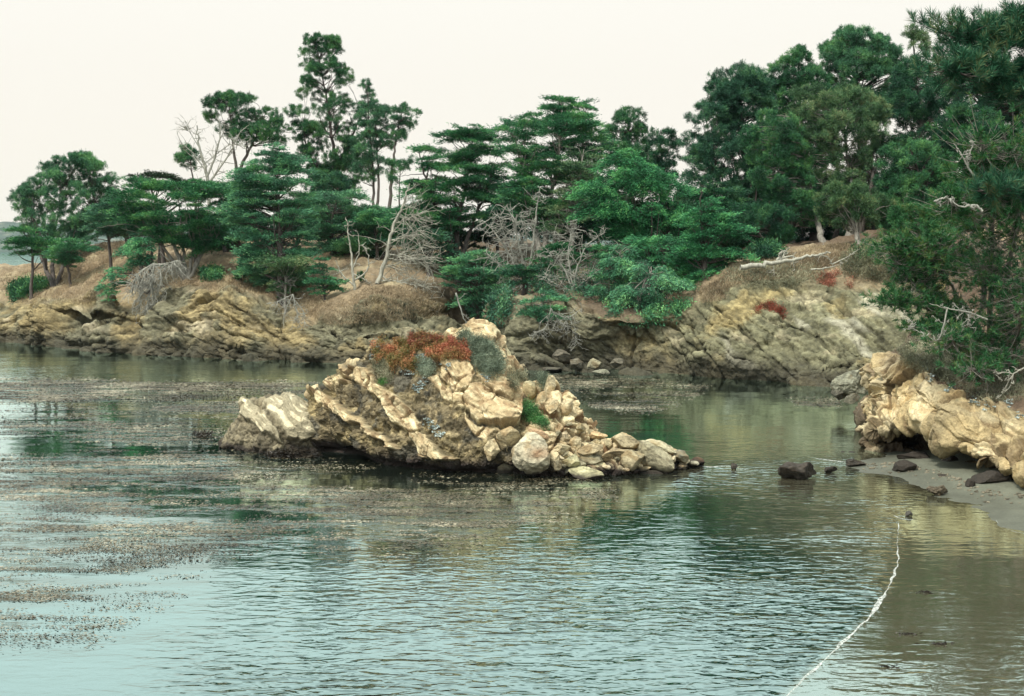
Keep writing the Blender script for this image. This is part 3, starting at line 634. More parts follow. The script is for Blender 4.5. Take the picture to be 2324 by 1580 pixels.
def isl_disp(p, n, V, qx, qy):
    wx = qx+fbm(p*1.3, 3, 101)*8; wy = qy+fbm(p*1.3, 3, 102)*8
    rib = np.zeros(len(p)); lip = np.zeros(len(p))
    for k, po in enumerate(RIBS):
        sdv = polydist(wx, wy, po); rib = np.maximum(rib, sstep(-3, 4, sdv))
    slab = np.zeros(len(p)); sid = np.zeros(len(p))
    sl_h = (.42, .25, .62, .30, .25)
    for k, po in enumerate(SLABS):
        sdv = polydist(wx, wy, po); m = sstep(-1.5, 3, sdv); slab = np.maximum(slab, m*sl_h[k]); sid = np.maximum(sid, m)
    rightf = sstep(1185, 1215, wx)
    s_ = p[:, 0]*.602+p[:, 2]*.80; s_ = s_+fbm(p*.5, 3, 103)*.25
    fl = fbm(np.stack([p[:, 0]*.8*.5-p[:, 2]*.3, p[:, 1]*.6, s_*4.2], 1), 4, 104, ridged=True)
    smooth_ = np.maximum(rib, sid)
    cong = (1-smooth_)*(1-rightf)
    f1, f2, idc = worley(p*2.3, 7); g1, g2, idg = worley(p*6.5, 8)
    b1, b2, idb = worley(np.stack([s_*.95, (p[:, 0]*.8-p[:, 2]*.6)*1.0, p[:, 1]*.8], 1)+fbm(p*.7, 2, 9)[:, None]*.25, 9)
    d = rib*.34+slab*.75+fbm(p*.45, 3, 105)*.28
    d += cong*((.45-f1)*.24+(.4-g1)*.10+fbm(p*3, 4, 106)*.10-.05)
    F1_, E1_, I1_ = facet(np.stack([s_*1.1, (p[:, 0]*.8-p[:, 2]*.6)*.8, p[:, 1]*.9], 1)+fbm(p*.8, 2, 110)[:, None]*.12, 41); F2_, E2_, I2_ = facet(p*2.6+fbm(p*1.5, 2, 111)[:, None]*.15, 42)
    crg = fbm(p*2.2, 5, 108, ridged=True, gain=.6); crk = sstep(.93, 1.35, fbm(np.stack([s_*2.6, (p[:, 0]*.8-p[:, 2]*.6)*.9, p[:, 1]*1.2], 1), 3, 109, ridged=True))
    d += cong*((crg-.3)*.10)-smooth_*crk*.05+np.maximum(smooth_, rightf)*(F1_*.30+F2_*.07-.05*(1-sstep(0, .06, E1_)))+cong*F2_*.05
    d += smooth_*((fl-.3)*.03+fbm(p*1.1, 3, 107)*.08)
    d += rightf*((idb-.55)*.45+sstep(0, .12, b2-b1)*.14+(fl-.3)*.06-.18-crk*.1)
    # rows of little leaves on the ribs
    d += rib*(sstep(.0, .5, noise(np.stack([s_*.8, (p[:, 0]*.8-p[:, 2]*.6)*3.2, p[:, 1]], 1), 33))*.08)
    # dark undercut along the foot of the slab and beneath the island
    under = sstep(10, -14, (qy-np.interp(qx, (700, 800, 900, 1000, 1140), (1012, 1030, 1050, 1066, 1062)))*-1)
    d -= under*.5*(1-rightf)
    d += dent(p, P(765, 1032, 60.5), (1.1, 2, .42), -1.9)+dent(p, P(735, 1000, 61), (.25, 2, .7), -.8)+dent(p, P(1140, 1066, 56.6), (.4, 1, .5), -.7)
    d += dent(p, P(1205, 900, 58), (.25, 1, .8), -.5)
    d *= sstep(.2, 1.2, V)
    return d, (rib, sid, cong, rightf, idc, idg, fl, idb, b2-b1, f1, under, crg, np.maximum(crk*.6, 1-sstep(0, .06, E1_)))
def isl_col(q, n, V, qx, qy, aux):
    rib, sid, cong, rightf, idc, idg, fl, idb, bc, f1, under, crg, crk = aux
    c = np.tile(np.array((.31, .25, .145)), (len(q), 1))
    c = lerp(c, (.44, .35, .18), sstep(-.1, .5, fbm(q*.8, 3, 111))*.8)
    c = lerp(c, (.13, .125, .10), sstep(.0, .5, fbm(q*1.1, 3, 112))*.8)
    c = c*(.55+.75*idc[:, None])*(.7+.55*idg[:, None])
    c = c*(1-.5*sstep(.5, 1.1, crg))[:, None]
    sm = np.array((.72, .62, .385))*(1+.16*fbm(q*2, 3, 113)[:, None]); sm = lerp(sm, (.60, .47, .245), sstep(.1, .6, fbm(q*1.2, 3, 114))*.45)
    sm = lerp(sm, (.30, .19, .09), sstep(.55, .95, fl)*.55)
    c = lerp(c, sm, np.clip(np.maximum(rib, sid)+rightf, 0, 1))
    c = lerp(c, (.20, .12, .06), np.clip(rightf*(1-sstep(0, .10, bc))*.8+np.maximum(np.maximum(rib, sid), rightf)*crk*.75, 0, 1))
    c = lerp(c, np.array((.66, .55, .34))*(.55+.6*idb[:, None]), rightf*sstep(.1, .2, bc)*(1-crk)*.7)
    c = lerp(c, (.30, .16, .075), (1-sstep(2, 14, np.abs(polydist(qx, qy, K4([(1500,640),(1900,800),(1900,560),(1700,560)])))))*.3)
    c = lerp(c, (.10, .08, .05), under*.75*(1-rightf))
    c = lerp(c, (.035, .026, .022), 1-sstep(.25, .8, q[:, 2]+.25*fbm(q*1.2, 3, 115)))
    return c
TOPS = [(700,960),(706,905),(712,896),(735,880),(752,866),(768,850),(785,839),(800,832),(825,828),(832,810),(842,796),(885,780),(935,770),(975,772),(1010,776),(1022,760),(1045,752),(1080,742),(1098,741),(1115,747),(1135,772),(1150,792),(1160,818),(1175,846),(1190,858),(1205,857),(1225,862),(1245,852),(1258,860),(1270,882),(1290,897),(1302,915),(1318,938),(1340,955),(1360,968),(1385,990),(1410,996),(1440,1000),(1465,1010),(1500,1020),(1535,1035),(1570,1050),(1588,1056)]
BASES = [(700,1029),(760,1036),(805,1046),(860,1058),(915,1066),(1015,1074),(1130,1078),(1245,1084),(1365,1080),(1450,1076),(1515,1070),(1590,1058)]
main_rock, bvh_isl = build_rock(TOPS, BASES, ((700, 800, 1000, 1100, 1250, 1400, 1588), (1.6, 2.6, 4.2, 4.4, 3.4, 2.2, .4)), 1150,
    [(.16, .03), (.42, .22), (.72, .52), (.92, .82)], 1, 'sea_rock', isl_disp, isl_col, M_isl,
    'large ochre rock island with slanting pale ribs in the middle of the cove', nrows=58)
LR = [[(x*.4648/1*0+x, y) for x, y in a] for a in ([(548,905),(575,915),(600,935),(608,960),(622,975),(645,1000),(612,990),(580,965),(552,940)], [(595,915),(650,905),(690,915),(715,950),(722,985),(690,1000),(650,990),(625,965),(605,935)])]
def lr_disp(p, n, V, qx, qy):
    wx = qx+fbm(p*1.3, 3, 121)*7; wy = qy+fbm(p*1.3, 3, 122)*7
    rib = np.zeros(len(p))
    for po in LR: rib = np.maximum(rib, sstep(-3, 4, polydist(wx, wy, po)))
    f1, f2, idc = worley(p*2.6, 17); g1, g2, idg = worley(p*6.5, 18)
    s_ = p[:, 0]*.6+p[:, 2]*.8+fbm(p*.6, 2, 3)*.2
    fl = fbm(np.stack([p[:, 0]*.5-p[:, 2]*.4, p[:, 1]*.6, s_*4.5], 1), 4, 124, ridged=True)
    F1_, E1_, I1_ = facet(np.stack([s_*1.3, p[:, 0]*.9, p[:, 1]*.9], 1), 43)
    d = rib*(.22+(fl-.2)*.05+F1_*.22)+(1-rib)*((.45-f1)*.22+(.4-g1)*.1)+fbm(p*.7, 3, 125)*.22
    d += dent(p, P(588, 930, 63), (.28, 1.5, .4), -.35)
    return d*sstep(.2, 1.2, V), (rib, idc, idg, fl)
def lr_col(q, n, V, qx, qy, aux):
    rib, idc, idg, fl = aux
    c = np.tile(np.array((.20, .17, .11)), (len(q), 1))*(.5+.8*idc[:, None])*(.7+.55*idg[:, None])
    sm = np.array((.64, .56, .38))*(1+.2*fbm(q*2, 3, 126)[:, None]); sm = lerp(sm, (.12, .10, .06), sstep(.5, .9, fl)*.6)
    c = lerp(c, sm, rib)
    return lerp(c, (.035, .028, .022), 1-sstep(.1, .5, q[:, 2]+.2*fbm(q*1.2, 3, 127)))
_, bvh_lr = build_rock([(500,1010),(508,996),(520,978),(535,955),(540,930),(550,915),(570,905),(600,904),(640,905),(670,912),(690,925),(712,955),(735,992),(752,1012)],
    [(500,1018),(560,1026),(620,1034),(700,1030),(752,1022)], ((500, 620, 752), (.6, 2.4, .8)), 380, [(.25, .03), (.55, .2), (.88, .65)], 2, 'sea_rock', lr_disp, lr_col, M_isl,
    'low rounded pale rock at the left end of the rock island', nrows=40)

# ---------------------------------------------------------------- boulders
def ico(sub):
    import bmesh
    bm = bmesh.new(); bmesh.ops.create_icosphere(bm, subdivisions=sub, radius=1); v = np.array([x.co[:] for x in bm.verts]); f = np.array([[x.index for x in g.verts] for g in bm.faces]); bm.free(); return v, f
ICO = {k: ico(k) for k in (3, 4, 5, 6)}
def boulder(px, py, d, rx, rz, label, group=None, seed=0, col=(.52, .40, .24), planes=20, sub=5, sharp=.66, rot=0., wetz=.2, ry=None, name='boulder', mat=None, stain=None, nz=.06):
    rg = np.random.RandomState(seed+500); v, f = ICO[sub]; v = v.copy()
    for k in range(planes):
        n = rg.normal(size=3); n /= np.linalg.norm(n); h = rg.uniform(sharp-.2, sharp+.1); dd = v@n-h; m = dd > 0; v[m] -= n*dd[m][:, None]*.97
    v /= np.abs(v).max(0)
    sx_ = rx/FPX*d; sz = rz/FPX*d; sy = ry or (sx_+sz)*.55
    v = v*np.array((sx_, sy, sz))
    ca, sa = math.cos(rot), math.sin(rot); x = v[:, 0]*ca+v[:, 2]*sa; z = -v[:, 0]*sa+v[:, 2]*ca; v[:, 0] = x; v[:, 2] = z
    col = tuple(np.array(col)*np.array((1.12, 1.2, 1.22))) if max(col) > .2 else col
    rr = (sx_+sz)*.5; pos = P(px, py, d); w = v+pos
    nrm = unit(v)
    v = v+nrm*(fbm(w*1.2/rr, 4, seed)*nz+ (fbm(w*4, 3, seed+3, ridged=True)-.5)*.03)[:, None]*rr
    w = v+pos
    idc = worley(w*3., seed+1)[2]
    crk = sstep(.9, 1.4, fbm(w*np.array((1.2, 1.2, 2.6))/max(rr, .25), 3, seed+11, ridged=True)); v = v-nrm*crk[:, None]*rr*.06
    c = np.tile(np.array(col)*rg.uniform(.8, 1.12), (len(v), 1))*(.75+.35*idc[:, None])*(1+.25*fbm(w*2.5, 3, seed+2)[:, None])*(1-.45*crk)[:, None]
    c = lerp(c, np.array(col)*np.array((.62, .5, .38)), sstep(.1, .6, fbm(w*1.7, 3, seed+7))*.6)
    if stain is not None: c = lerp(c, (.33, .13, .045), np.exp(-(((w-P(*stain[0]))/np.array(stain[1]))**2).sum(1))*.9)
    c = lerp(c, (.04, .033, .026), 1-sstep(wetz*.4, wetz*1.6, w[:, 2]+.1*fbm(w*2, 2, seed+9)))
    mb = MB(); mb.add(w, f, np.clip(c, .01, .8)); o = mb.build(name, mat or M_isl, smooth=True, origin=pos); tag(o, label, 'boulder', group); return o
o_ = (.56, .425, .25)
BL = [
 (1207,1030,56.2,46,47,'big rounded boulder with a rust orange hollow at the foot of the rock island',dict(planes=12,sharp=.84,sub=6,col=(.50,.42,.29),stain=((1222,1022,55.4),(.55,1,.22)),nz=.10)),
 (1153,992,57.2,28,34,'upright pale block leaning left of the big rusty boulder',dict(planes=12,sub=5,rot=-.3)),
 (1116,1018,57,21,29,'narrow pale block wedged left of the upright pale block',dict(planes=12,sub=5)),
 (1150,1064,55.6,24,20,'low grey boulder at the waterline below the upright pale block',dict(col=(.36,.31,.21))),
 (1277,1017,57,17,13,'roundish pale boulder just right of the big rusty boulder',dict()),
 (1304,1006,57.4,13,17,'egg shaped pale boulder standing beside the roundish one',dict()),
 (1280,994,58,14,10,'small tan boulder above the roundish pale boulder',dict(col=(.44,.33,.2))),
 (1298,1050,56.4,21,15,'faceted olive boulder low on the rubble slope',dict(col=(.33,.28,.16),planes=17,sharp=.66)),
 (1338,1041,56.8,32,13,'long grey slab lying across the rubble slope',dict(col=(.30,.25,.16),rot=.15,planes=17,sharp=.66)),
 (1352,1056,56,22,11,'flat tan slab propped above the largest waterline slab',dict(col=(.42,.34,.2),rot=.1,planes=17,sharp=.66)),
 (1332,1076,55.3,36,13,'largest waterline slab, flat and olive, right of the big rusty boulder',dict(col=(.36,.31,.18),planes=17,sharp=.66)),
 (1336,1018,57.6,29,13,'wedge shaped brown boulder in the middle of the rubble slope',dict(col=(.36,.27,.16),rot=-.35,planes=17,sharp=.64)),
 (1400,1032,57.3,30,15,'dark fronted block under the pale upper slabs',dict(col=(.33,.24,.14),planes=17,sharp=.66)),
 (1417,1003,58.6,38,17,'broad pale slab on the crest of the rubble slope',dict(planes=17,sharp=.66,rot=.15)),
 (1432,1044,56.8,31,24,'tilted tan block leaning right in the rubble',dict(col=(.42,.33,.2),rot=-.45,planes=17,sharp=.66)),
 (1488,1047,56.9,48,27,'large dark tilted slab near the right tip of the island',dict(col=(.30,.25,.16),rot=.55,planes=17,sharp=.66)),
 (1492,1013,58.7,36,12,'long pale slab capping the right tip of the island',dict(rot=.22,planes=17,sharp=.66,col=(.46,.38,.24))),
 (1545,1038,58.2,21,13,'pitted grey boulder beyond the large dark tilted slab',dict(col=(.30,.26,.18),rot=.4)),
 (1573,1051,58,14,6,'last small pointed stone at the right tip of the island',dict(col=(.34,.29,.2))),
 (1478,1073,55.6,27,6,'thin slab barely above water below the large dark tilted slab',dict(col=(.30,.26,.16))),
 (1264,1057,56,13,10,'dark stone between the big rusty boulder and the faceted olive boulder',dict(col=(.24,.19,.12))),
 (1284,1070,55.6,13,9,'small striped stone at the waterline by the largest slab',dict(col=(.30,.26,.18))),
 (1354,990,58.6,22,8,'orange tinted slab at the top of the rubble slope',dict(col=(.52,.34,.18),rot=.1)),
 (1200,887,60,22,23,'rounded brown block below the small bush on the right shoulder',dict(col=(.42,.34,.2),planes=10,sub=5,sharp=.85)),
 (1248,878,61.5,14,26,'tall pale block at the top of the right shoulder',dict(planes=10,rot=.2)),
 (1228,910,60,13,24,'narrow leaning ochre block beside the green plant',dict(planes=9,rot=.5)),
 (1255,925,60.5,14,20,'squat ochre block in the broken right flank',dict(planes=9,rot=.3)),
 (1282,925,61,17,25,'pale weathered block on the outer right flank',dict(planes=9,rot=.4)),
 (1225,982,57.4,30,9,'thin curved reddish slab behind the big rusty boulder',dict(col=(.42,.26,.15),rot=.3)),
 (1665,1060,58,9,8,'small round dark rock alone in the water',dict(col=(.055,.047,.037),wetz=.05,nz=.2)),
 (1807,1069,55.6,50,21,'long flat dark rock standing in the shallows',dict(col=(.05,.042,.033),wetz=.05,nz=.26,planes=17,sharp=.66,ry=.7)),
 (1885,1066,57.5,16,9,'small dark rock between the long flat rock and the beach',dict(col=(.055,.047,.037),wetz=.05,nz=.18)),
 (1938,1051,60,28,9,'low dark jagged rock at the water edge',dict(col=(.055,.047,.037),wetz=.05,nz=.3)),
 (1925,1030,62,24,6,'thin dark ledge of rock reaching into the water',dict(col=(.055,.047,.037),wetz=.05,nz=.3)),
 (2054,1060,58.3,28,16,'flat topped brown boulder on the sand',dict(col=(.27,.23,.15),planes=17,sharp=.66,wetz=-1)),
 (2138,1082,56.5,14,6,'small pebble sized dark stone on the sand',dict(col=(.13,.11,.08),wetz=-1)),
 (2126,1112,53.3,26,15,'jagged brown rock in a pool at the sand edge',dict(col=(.15,.12,.08),nz=.35,wetz=.02)),
 (2062,1166,48.8,9,7,'lone dark stone at the end of the foam line',dict(col=(.07,.065,.055),wetz=.02)),
 (2200,1100,54.6,12,15,'upright grey stone beside the slab under the near cliff',dict(col=(.22,.19,.13),wetz=-1)),
 (2250,1085,53.6,52,24,'broad grey slab leaning out under the near cliff',dict(col=(.27,.23,.16),rot=.12,planes=17,sharp=.66,wetz=-1)),
 (2155,1048,57.6,20,16,'dark boulder in the mouth of the hollow under the near cliff',dict(col=(.12,.10,.075),wetz=-1)),
 (2075,1038,60,40,12,'dark ledge at the back of the beach',dict(col=(.055,.047,.037),wetz=-1,nz=.2)),
 (1940,872,76.5,52,36,'grey rock in the water behind the near cliff',dict(col=(.27,.25,.18),planes=9,nz=.14,sub=6,wetz=.4)),
 (1905,893,76.5,24,16,'smaller dark rock left of the grey rock behind the near cliff',dict(col=(.13,.12,.09),wetz=.4)),
 (1930,905,74,22,13,'rounded wet rock in front of the grey rock behind the near cliff',dict(col=(.15,.14,.10),wetz=.4)),
 (1352,826,100.6,20,13,'pale squared boulder below the dark overhang of the far shore',dict(col=(.26,.22,.14))),
 (1365,843,99,22,6,'flat grey boulder in front of the pale squared boulder',dict(col=(.22,.20,.14))),
 (1225,815,104.2,13,14,'dark leaning block at the foot of the far gully cliff',dict(col=(.16,.14,.10))),
 (1275,808,103.8,22,20,'tall dark boulder on the far shore left of the overhang',dict(col=(.17,.15,.11))),
 (1310,828,102,22,15,'dark boulder next to the tall one on the far shore',dict(col=(.14,.125,.09))),
 (1248,838,102.6,25,7,'low dark rock at the far waterline under the tall boulder',dict(col=(.13,.12,.09))),
 (1305,885,93.4,26,8,'kelp covered rock awash behind the right shoulder of the island',dict(col=(.20,.18,.12),nz=.3,wetz=.03)),
 (1190,832,104,12,10,'tan stone just above the far waterline',dict(col=(.27,.21,.13))),
 (1400,822,100.5,18,14,'dark angular boulder in the shadow of the overhang',dict(col=(.14,.125,.09))),
]
for i, (px_, py_, d_, rx, rz, lb, kw) in enumerate(BL):
    if px_ < 1600 and d_ < 62:
        ray_ = Vector(P(px_, py_, 20.))-Vector((0, 0, CAM_H)); h_ = bvh_isl.ray_cast(Vector((0, 0, CAM_H)), ray_.normalized())[0]
        if h_ is not None: d_ = h_.y-.12*rx/30
    elif d_ < 62: d_ = float(WP(px_, py_+rz*.75)[1])
    if 1260 < px_ < 1560 and 950 < py_ < 1085: rx *= 1.2; rz *= 1.2
    boulder(px_, py_, d_, rx, rz, lb, seed=i*3+1, **kw)
rg = random.Random(5)
def fall(bvh, x, y, z0=60): 
    h = bvh.ray_cast(Vector((x, y, z0)), Vector((0, 0, -1))); return h[0]
def hitpx(bvh, px, py):
    a = P(px, py, 20.); dvec = Vector(a)-Vector((0, 0, CAM_H)); h = bvh.ray_cast(Vector((0, 0, CAM_H)), dvec.normalized()); return h[0]
k = 0
for i in range(420):
    if k >= 60: break
    x = rg.uniform(1245, 1560); top = np.interp(x, [a for a, _ in TOPS], [b for _, b in TOPS]); bot = np.interp(x, [a for a, _ in BASES], [b for _, b in BASES])
    y = rg.uniform(max(top+8, 955 if x < 1320 else top+8), bot-2); h = hitpx(bvh_isl, x, y)
    if h is None: continue
    r = rg.uniform(5, 12); boulder(x, y, h.y-.05, r*rg.uniform(1, 1.5), r*rg.uniform(.6, .9), 'small angular stone in the rubble slope of the rock island', 'small stones of the rubble slope', seed=300+i, col=rg.choice([(.52,.40,.24),(.40,.31,.18),(.30,.25,.16),(.58,.45,.29)]), planes=16, sharp=.62, sub=4, rot=rg.uniform(-.6, .6)); k += 1

# ---------------------------------------------------------------- trees
def env_at(env, z):
    e = np.array(sorted(env)); return np.interp(z, e[:, 0], e[:, 1]), np.interp(z, e[:, 0], e[:, 2])
def tree(kind, name, label, base, env, d, seed=0, mat=None, bark=None, npad=None, dens=1., stems=None, r0=.25, pad=1.0, group=None, depth=.8, droop=0., bvh=None, gap=.0, twigs=0, leafs=.68, lean=0., crown_drop=.35):
    rg = np.random.RandomState(seed+100); bvh = bvh or bvh_head
    bx, by = base[0], base[1]; bd = base[2] if len(base) > 2 else d
    b3 = P(bx, by, bd); h = fall(bvh, b3[0], b3[1])
    if h is not None: b3[2] = h[2]
    root = empty(name, b3, label, 'tree', group)
    E = [(P(0, py, d)[2], P(xl, py, d)[0], P(xr, py, d)[0]) for py, xl, xr in env]
    zs = np.array([e[0] for e in E]); zmin, zmax = zs.min(), zs.max()
    # stems
    st = []
    tb = MB()
    stems = stems or [[(bx, by), ((bx*2+(env[0][1]+env[0][2])/2)/3+rg.normal()*6, (by+env[0][0])/2), ((env[0][1]+env[0][2])/2, env[0][0]+6)]]
    for sx in stems:
        pts = [b3-np.array((0, 0, .4))] if sx[0] == (bx, by) or True else []
        pts += [P(a, b, d+rg.normal()*.3) for a, b in sx[1:]]
        cv = curve(pts, 7, .05, rg); L = len(cv); rr = r0*(1-.88*np.linspace(0, 1, L)**.9)/max(1, len(stems)**.5)
        rr[0] *= 1.5; tube(tb, cv, rr, 7); st.append((cv, rr))
    allp = np.concatenate([a for a, _ in st]); allr = np.concatenate([b for _, b in st])
    # pads
    area = sum(abs((E[i][2]-E[i][1]+E[i+1][2]-E[i+1][1])/2*(E[i+1][0]-E[i][0])) for i in range(len(E)-1))
    pr = pad*(1.08 if kind == 'cypress' else .85)
    if npad is None: npad = int(area*(1.95 if kind == 'cypress' else 2.0)*dens/pad**1.3)
    lf = MB(); done = 0; tries = 0; cents = []
    while done < npad and tries < npad*8:
        tries += 1
        z = rg.uniform(zmin, zmax)
        if kind == 'cypress': z = zmin+(round((z-zmin)/(.7*pad))+rg.normal()*.26)*.7*pad
        xl, xr = env_at(E, z); wd = (xr-xl)/2
        if rg.uniform() > min(1, wd/3.5)+.12: continue
        a = pr*rg.uniform(.45, 1.25)*min(1, .35+wd/3.); cx = (xl+xr)/2; rx = max(wd-a*.4, .1); ryy = min(rx*depth, 5.5)
        fx = rg.uniform(-1, 1); fy = rg.uniform(-1, 1)*math.sqrt(max(0, 1-fx*fx)); ra = math.hypot(fx, fy); th = math.atan2(fy, fx)
        c0 = np.array((cx+rx*fx, d+ryy*fy, z))
        if gap and noise(np.array([c0])*.33, seed)[0] < gap-.6 and ra < .97: continue
        done += 1; cents.append(c0)
        out = np.array((math.cos(th), math.sin(th), 0))*(.4+.6*ra)
        # limb
        w_ = np.linalg.norm((allp-c0)*np.array((1, 1, .55))+np.array((0, 0, crown_drop*.6*ra*rx)), axis=1)+np.where(allp[:, 2] > c0[2]-.05, 3., 0)
        j = int(np.argmin(w_)); a0 = allp[j]; mid = (a0+c0)/2+np.array((0, 0, rg.uniform(-.15, .25)*np.linalg.norm(c0-a0)*.5))+rg.normal(size=3)*.15
        ln = np.linalg.norm(c0-a0)
        rb = min(allr[j]*.55, .028+.016*ln); tube(tb, curve([a0, mid, c0], 4, .03, rg), np.linspace(rb, .014, 9), 4)
        if kind == 'cypress':
            n = int(460*a*a*leafs**-1.6*(.8+.4*rg.uniform())); nb = 7
            # sprays arranged on little branchlets fanning outward
            az = rg.uniform(0, 2*math.pi, n); rr = np.sqrt(rg.uniform(size=n))
            lobes = 1+.16*rg.normal(size=n)*(rr > .7)+.28*np.sin(az*rg.randint(3, 6)+rg.uniform(0, 6))+.15*np.sin(az*9+rg.uniform(0, 6))
            loc = np.stack([np.cos(az)*rr*a*lobes*1.15, np.sin(az)*rr*a*lobes*.95, np.zeros(n)], 1)
            loc[:, 2] = rg.normal(size=n)*.10*a+.16*a*(1-rr**2)-droop*rr**2*a*.8+.06*a*np.sin(loc[:, 0]*5/a+rg.uniform(0, 6))
            tilt = rg.normal()*.16; loc[:, 2] += loc[:, 0]*(tilt+lean)
            dirs = unit(loc*np.array((1, 1, 0))+1e-3)*.8+out*.5+rg.normal(size=(n, 3))*.35; dirs[:, 2] = .35-droop*1.0+rg.normal(size=n)*.28
            dl = unit(dirs)*(rg.uniform(.18, .40, n)*leafs*(1+.5*(rg.uniform(size=n) > .9)))[:, None]
            leaves(lf, c0+loc, dl, .085*leafs, rg)
            for _ in range(4):
                k = rg.randint(n); tube(tb, [c0-np.array((0, 0, .03)), c0+loc[k]*.5-np.array((0, 0, .05)), c0+loc[k]*.95], (.016, .011, .006), 3)
        else:
            m = int(15*a*a/.8)+3       # tufts on a puff
            u = unit(rg.normal(size=(m, 3))+np.array((0, 0, .55))+out*.3); rad = a*rg.uniform(.45, 1.0, m)
            tc_ = c0+u*rad[:, None]*np.array((1.1, 1, .72))
            k = 62; cc = np.repeat(tc_, k, 0); ax = np.repeat(unit(u+np.array((0, 0, .8))), k, 0)
            dd = unit(ax*.75+rg.normal(size=(m*k, 3))*.62)*(rg.uniform(.2, .5, m*k)*leafs)[:, None]
            leaves(lf, cc+rg.normal(size=(m*k, 3))*.09, dd, .05*leafs, rg)
    # bare twigs inside
    for _ in range(twigs):
        z = rg.uniform(zmin, zmin+(zmax-zmin)*.6); xl, xr = env_at(E, z); j = int(np.argmin(np.abs(allp[:, 2]-z)+rg.uniform(0, 1, len(allp)))); a0 = allp[j]
        th = rg.uniform(0, 2*math.pi); ln = rg.uniform(.4, 1)*(xr-xl)/2; e0 = a0+np.array((math.cos(th)*ln, math.sin(th)*ln*.7, rg.uniform(-.5, .8)))
        cv = curve([a0, (a0+e0)/2+rg.normal(size=3)*.25, e0], 4, .04, rg); tube(tb, cv, np.linspace(.04, .008, len(cv)), 4)
        for q_ in range(3):
            k = rg.randint(3, len(cv)); tube(tb, [cv[k-1], cv[k-1]+rg.normal(size=3)*.5], (.014, .005), 3)
    tb.build('trunk', bark or M_bark, root, smooth=True)
    lf.build('crown', mat or (M_cyp if kind == 'cypress' else M_pine), root)
    return root
FAR = 'pines and cypresses of the far headland'
tree('pine', 'pine_tree', 'broad domed dark pine at the far left edge', (125,632,142), [(348,145,185),(365,120,215),(385,95,235),(410,65,262),(445,28,272),(480,25,262),(510,35,235),(530,60,215),(545,120,200)], 146, 1, M_pine, pad=1.15, stems=[[(115,630),(118,560),(150,420)],[(115,630),(85,560),(75,470)],[(115,630),(160,560),(215,460)]], r0=.5, twigs=14, group=FAR, dens=1.35)
tree('cypress', 'cypress_tree', 'low ragged cypress below the crown of the far left tree', (70,625,139), [(510,25,70),(535,20,110),(560,22,150),(585,30,120)], 139.5, 2, M_cyp, pad=.9, r0=.2, twigs=6, group=FAR, dens=.8)
tree('cypress', 'cypress_tree', 'short bushy cypress at the foot of the far left tree', (160,612,137), [(548,120,200),(570,105,210),(595,120,195),(612,140,180)], 137, 3, M_cyp, pad=.8, r0=.15, group=FAR, dens=1.)
tree('pine', 'pine_tree', 'round crowned pine with a bare grey trunk left of the tallest pine', (540,555,158), [(212,500,548),(225,470,570),(245,455,615),(268,462,640),(290,480,660),(310,520,655),(325,560,640)], 160, 4, M_pine, pad=1.05, stems=[[(540,555),(538,420),(530,330),(520,240)],[(540,555),(540,410),(575,320),(600,265)]], r0=.45, twigs=14, group=FAR, bark=M_bark, dens=1.15)
tree('pine', 'pine_tree', 'small dark pine top beside the bleached leafless tree', (450,556,156), [(335,415,445),(350,395,462),(370,400,458),(385,420,450)], 157, 5, M_pine, pad=.9, r0=.25, group=FAR, dens=1.6)
tree('pine', 'pine_tree', 'tallest pine, open and ragged with its trunk showing', (785,560,162), [(76,705,725),(92,685,765),(115,695,772),(135,680,775),(150,676,790),(172,690,800),(190,670,790),(215,665,815),(235,675,800),(252,655,840),(275,668,815),(300,664,820),(330,680,810),(360,690,815),(390,700,820),(430,720,810)], 163, 6, M_pine, pad=.95, stems=[[(785,560),(772,430),(757,330),(742,230),(715,90)],[(785,560),(770,440),(705,360),(690,300)],[(785,560),(768,400),(800,310),(825,250)]], r0=.6, gap=.42, dens=1.0, twigs=26, group=FAR)
tree('pine', 'pine_tree', 'narrow pine just right of the tallest pine', (850,556,158), [(180,828,836),(200,818,845),(225,812,855),(250,800,880),(285,800,888),(320,795,890),(350,800,885),(380,800,870),(410,810,860)], 160, 7, M_pine, pad=.9, stems=[[(850,556),(848,440),(842,320),(832,195)],[(850,556),(858,440),(855,330),(850,260)]], r0=.32, gap=.15, dens=1.25, twigs=10, group=FAR)
tree('pine', 'pine_tree', 'slender pine with a tufted top and long bare stem', (880,555,156), [(236,905,930),(246,890,958),(262,888,962),(280,888,950),(300,885,935),(320,890,920)], 158, 8, M_pine, pad=.75, stems=[[(880,555),(884,470),(892,370),(900,310),(915,245)]], r0=.28, dens=1.15, gap=.1, twigs=10, group=FAR)
tree('pine', 'pine_tree', 'small pine with sparse low tufts beside the slender pine', (905,555,154), [(355,880,940),(372,872,945),(395,862,912),(412,868,905)], 155, 9, M_pine, pad=.7, r0=.16, dens=.9, gap=.2, group=FAR)
tree('cypress', 'cypress_tree', 'wind clipped cypress tip with brownish flat pads', (372,560,130), [(393,310,345),(402,298,400),(415,300,460),(430,290,480)], 131, 10, mat_leaf('brown_cypress_foliage', (.02, .03, .015), (.03, .07, .03), (.07, .10, .04)), pad=.85, r0=.25, dens=1.3, group=FAR)
tree('cypress', 'cypress_tree', 'wide spreading cypress on many stems above the left cliff', (425,622,124), [(415,300,505),(435,265,525),(455,245,530),(480,240,530),(500,262,530),(525,330,528),(548,375,520),(562,400,500)], 124.5, 11, M_cyp, pad=1.05, stems=[[(425,622),(395,560),(345,470)],[(425,622),(415,550),(405,440)],[(425,622),(440,550),(455,430)],[(425,622),(465,560),(500,480)],[(425,622),(370,560),(290,500)],[(425,622),(455,575),(490,540)],[(425,622),(405,575),(380,535)]], r0=.55, twigs=26, bark=M_bark2, group=FAR, dens=1.05)
